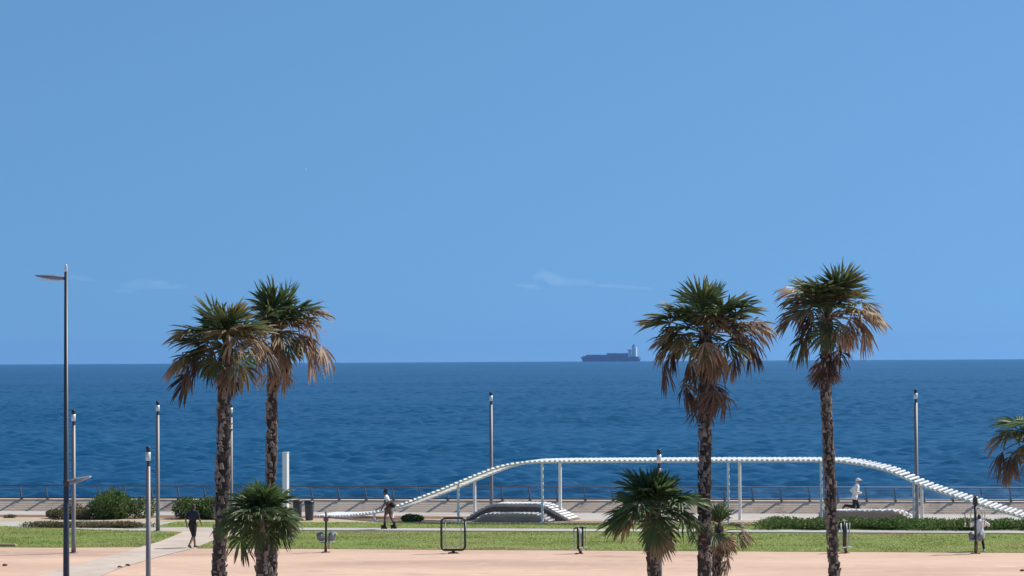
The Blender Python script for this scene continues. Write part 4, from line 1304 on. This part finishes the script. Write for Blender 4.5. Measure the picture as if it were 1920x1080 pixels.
# ------------------------------------------------------------------ container ship
M['hull'] = mat('ship_hull_paint_hazed', (0.08, 0.115, 0.27), (0.065, 0.095, 0.22), scale=0.05, rough=0.6)  # blue hull paint, lightened so the colour carries some of the haze
M['shipwhite'] = mat('ship_white_paint', (0.85, 0.85, 0.83), (0.78, 0.78, 0.76), scale=0.1, rough=0.5)
BOX = [mat('containers_%s' % n, c, tuple(x * .75 for x in c), scale=0.08, rough=0.7) for n, c in (('blue', (.08, .13, .33)), ('rust', (.24, .10, .11)), ('slate', (.12, .14, .20)), ('violet', (.17, .11, .22)), ('teal', (.08, .16, .24)))]  # container paints, brightened in place of thicker haze
def ship():
    D = 14000.0
    z0 = SEA_Z
    def X(px): return at(px, 676, D).x
    def Z(py): return at(1140, py, D).z - z0
    bow, stern = X(1088), X(1199.5)
    base = Vector(((bow + stern) / 2, D, z0))
    t = thing('container_ship', 'blue-hazed container ship with white bridge towers on the horizon', 'ship', base, rz=R(-22))
    t.scale = (1.06, 1, 1)
    x0, x1 = bow - base.x, stern - base.x
    hw = 20.0
    deck = Z(670.5)
    bm = B()
    st = [(x0, 0.02, deck * 1.25, 0), (x0 + 8, .35, deck * 1.2, -3), (x0 + 26, .8, deck * 1.06, -3), (x0 + 60, 1, deck, -3), (x1 - 40, 1, deck, -3), (x1 - 6, .9, deck, -3), (x1, .8, deck, deck * .35)]
    rings = []
    for i, (x, w, zt, zb) in enumerate(st):
        xb = x + (14 if i == 0 else 8 if i == 1 else 0)
        rings.append([bm.verts.new(p) for p in ((x, -hw * w, zt), (xb, -hw * w * .7, zb), (xb, hw * w * .7, zb), (x, hw * w, zt))])
    for i in range(len(rings) - 1):
        for k in range(4):
            bm.faces.new((rings[i][k], rings[i][(k + 1) % 4], rings[i + 1][(k + 1) % 4], rings[i + 1][k]))
    bm.faces.new(rings[0][::-1]); bm.faces.new(rings[-1])
    link('hull', mesh_of(bm, 'ship_hull'), M['hull'], t)
    r = random.Random(5)
    px = 1095.0
    i = 0
    while px < 1178:
        w = 5.6
        top = 665.0 if px < 1139 else 662.3
        if px < 1098: top = 667.5
        top += r.choice([0, 0, 0.25, 0.5])
        a, b = X(px) - base.x, X(px + w - 0.5) - base.x
        bm = B(); box(bm, ((a + b) / 2, 0, (deck + Z(top)) / 2), (b - a, hw * 1.9, Z(top) - deck + .5))
        link('container_stack', mesh_of(bm, 'container_stack'), BOX[i % 5 if i % 2 else r.randrange(5)], t)
        px += w; i += 1
    for nm, a, b, top, m in (('bridge_tower', 1179.6, 1184.2, 655.5, 'shipwhite'), ('funnel_casing', 1187.2, 1193.6, 651.5, 'shipwhite'), ('lower_house', 1178.5, 1196.5, 668.5, 'hull')):
        xa, xb = X(a) - base.x, X(b) - base.x
        bm = B(); box(bm, ((xa + xb) / 2, 0, (deck + Z(top)) / 2), (xb - xa, hw * (1.7 if nm != 'funnel_casing' else 1.2), Z(top) - deck), None, 1.0)
        o = link(nm, mesh_of(bm, nm), M[m], t)
        if nm == 'bridge_tower':
            bm = B(); box(bm, ((xa + xb) / 2 - 1, 0, Z(top) - 3), (xb - xa + 4, hw * 2.05, 3.0))
            link('bridge_wing', mesh_of(bm, 'bridge_wing'), M['hull'], o)
        if nm == 'funnel_casing':
            bm = B(); box(bm, (xa + 3, 0, Z(649.0)), (8, 9, 16), None, 1.0)
            link('funnel_cap', mesh_of(bm, 'funnel_cap'), M['hull'], o)
    bm = B(); tube(bm, [(X(1185.6) - base.x, 0, deck), (X(1185.6) - base.x, 0, Z(648.5))], [3.0, 1.2], 8)
    link('mast', mesh_of(bm, 'ship_mast'), M['hull'], t)
    bm = B(); tube(bm, [(x0 + 16, 0, deck), (x0 + 16, 0, Z(664))], [1.0, .4], 6)
    link('foremast', mesh_of(bm, 'ship_foremast'), M['hull'], t)
ship()

# ------------------------------------------------------------------ sea air
def volume_mat(name, dens, col, aniso=0.0, noise_scale=None):
    m = bpy.data.materials.new(name)
    m.use_nodes = True
    nt = m.node_tree
    nt.nodes.clear()
    out = nt.nodes.new('ShaderNodeOutputMaterial')
    v = nt.nodes.new('ShaderNodeVolumePrincipled')
    v.inputs['Color'].default_value = (*col, 1)
    v.inputs['Density'].default_value = dens
    v.inputs['Anisotropy'].default_value = aniso
    nt.links.new(v.outputs[0], out.inputs['Volume'])
    return m
bm = B(); box(bm, (0, 0, 52.0), (34000, 34000, 117.0))
hz = link('haze', mesh_of(bm, 'haze'), volume_mat('sea_haze', 2.8e-5, (0.26, 0.52, 1.0), 0.3))
hz['kind'] = 'stuff'
tag(hz, 'thin pale blue sea haze over the whole bay', 'haze', kind='stuff')

# faint low clouds beyond the horizon
def cloud(label, D, puffs, dens, seed):
    r = random.Random(seed)
    bm = Soup()
    c0 = at(puffs[0][0], puffs[0][1], D)
    for x, y, w, h in puffs:
        p = at(x, y, D) - c0
        s = D / FPX
        for i in range(6):
            blob(bm, p + Vector((r.uniform(-.6, .6) * w * s, r.uniform(-150, 150), r.uniform(-.4, .4) * h * s)), (w * s * r.uniform(.35, .75), w * s * r.uniform(.35, .7), h * s * r.uniform(.35, .75)), 3)
    o = link('cloud', fused(bm, 'cloud', 14.0, 4), volume_mat('cloud_vapour', dens, (1, 1, 1), 0.2), loc=c0)
    tag(o, label, 'cloud')
cloud('faint white cloud with a small domed top, left of the ship', 24000, [(1018, 517, 24, 15), (1030, 523, 30, 13), (1045, 530, 40, 10), (1095, 530, 36, 9), (1150, 537, 45, 6), (1195, 541, 30, 4), (1000, 538, 40, 7)], 3.0e-4, 3)
cloud('barely visible pale cloud low above the left palms', 24000, [(275, 533, 45, 13), (320, 538, 30, 8), (235, 545, 25, 6)], 2.0e-4, 4)
cloud('barely visible pale wisp beside the top of the street lamp', 24000, [(140, 520, 28, 7), (170, 524, 22, 5)], 1.6e-4, 5)

# ------------------------------------------------------------------ small stones on the plaza
for (px, py, sz, lb) in ((9, 1061, .11, 'small dark stone on the plaza at the left edge'), (225, 1064.5, .10, 'small dark stone on the pale diagonal path, left one of a pair'), (240, 1061, .10, 'small dark stone on the pale diagonal path, right one of a pair'), (1917, 1071, .10, 'small dark stone on the plaza at the right edge')):
    bm = B(); blob(bm, (0, 0, sz * .3), (sz, sz * .7, sz * .45), 2)
    for v in bm.verts:
        v.co *= 1 + 0.25 * noise.noise(v.co * 12 + Vector((px, 0, 0)))
    tag(link('stone', mesh_of(bm, 'stone', True), M['gymbrown'], loc=G(px, py)), lb, 'stone')
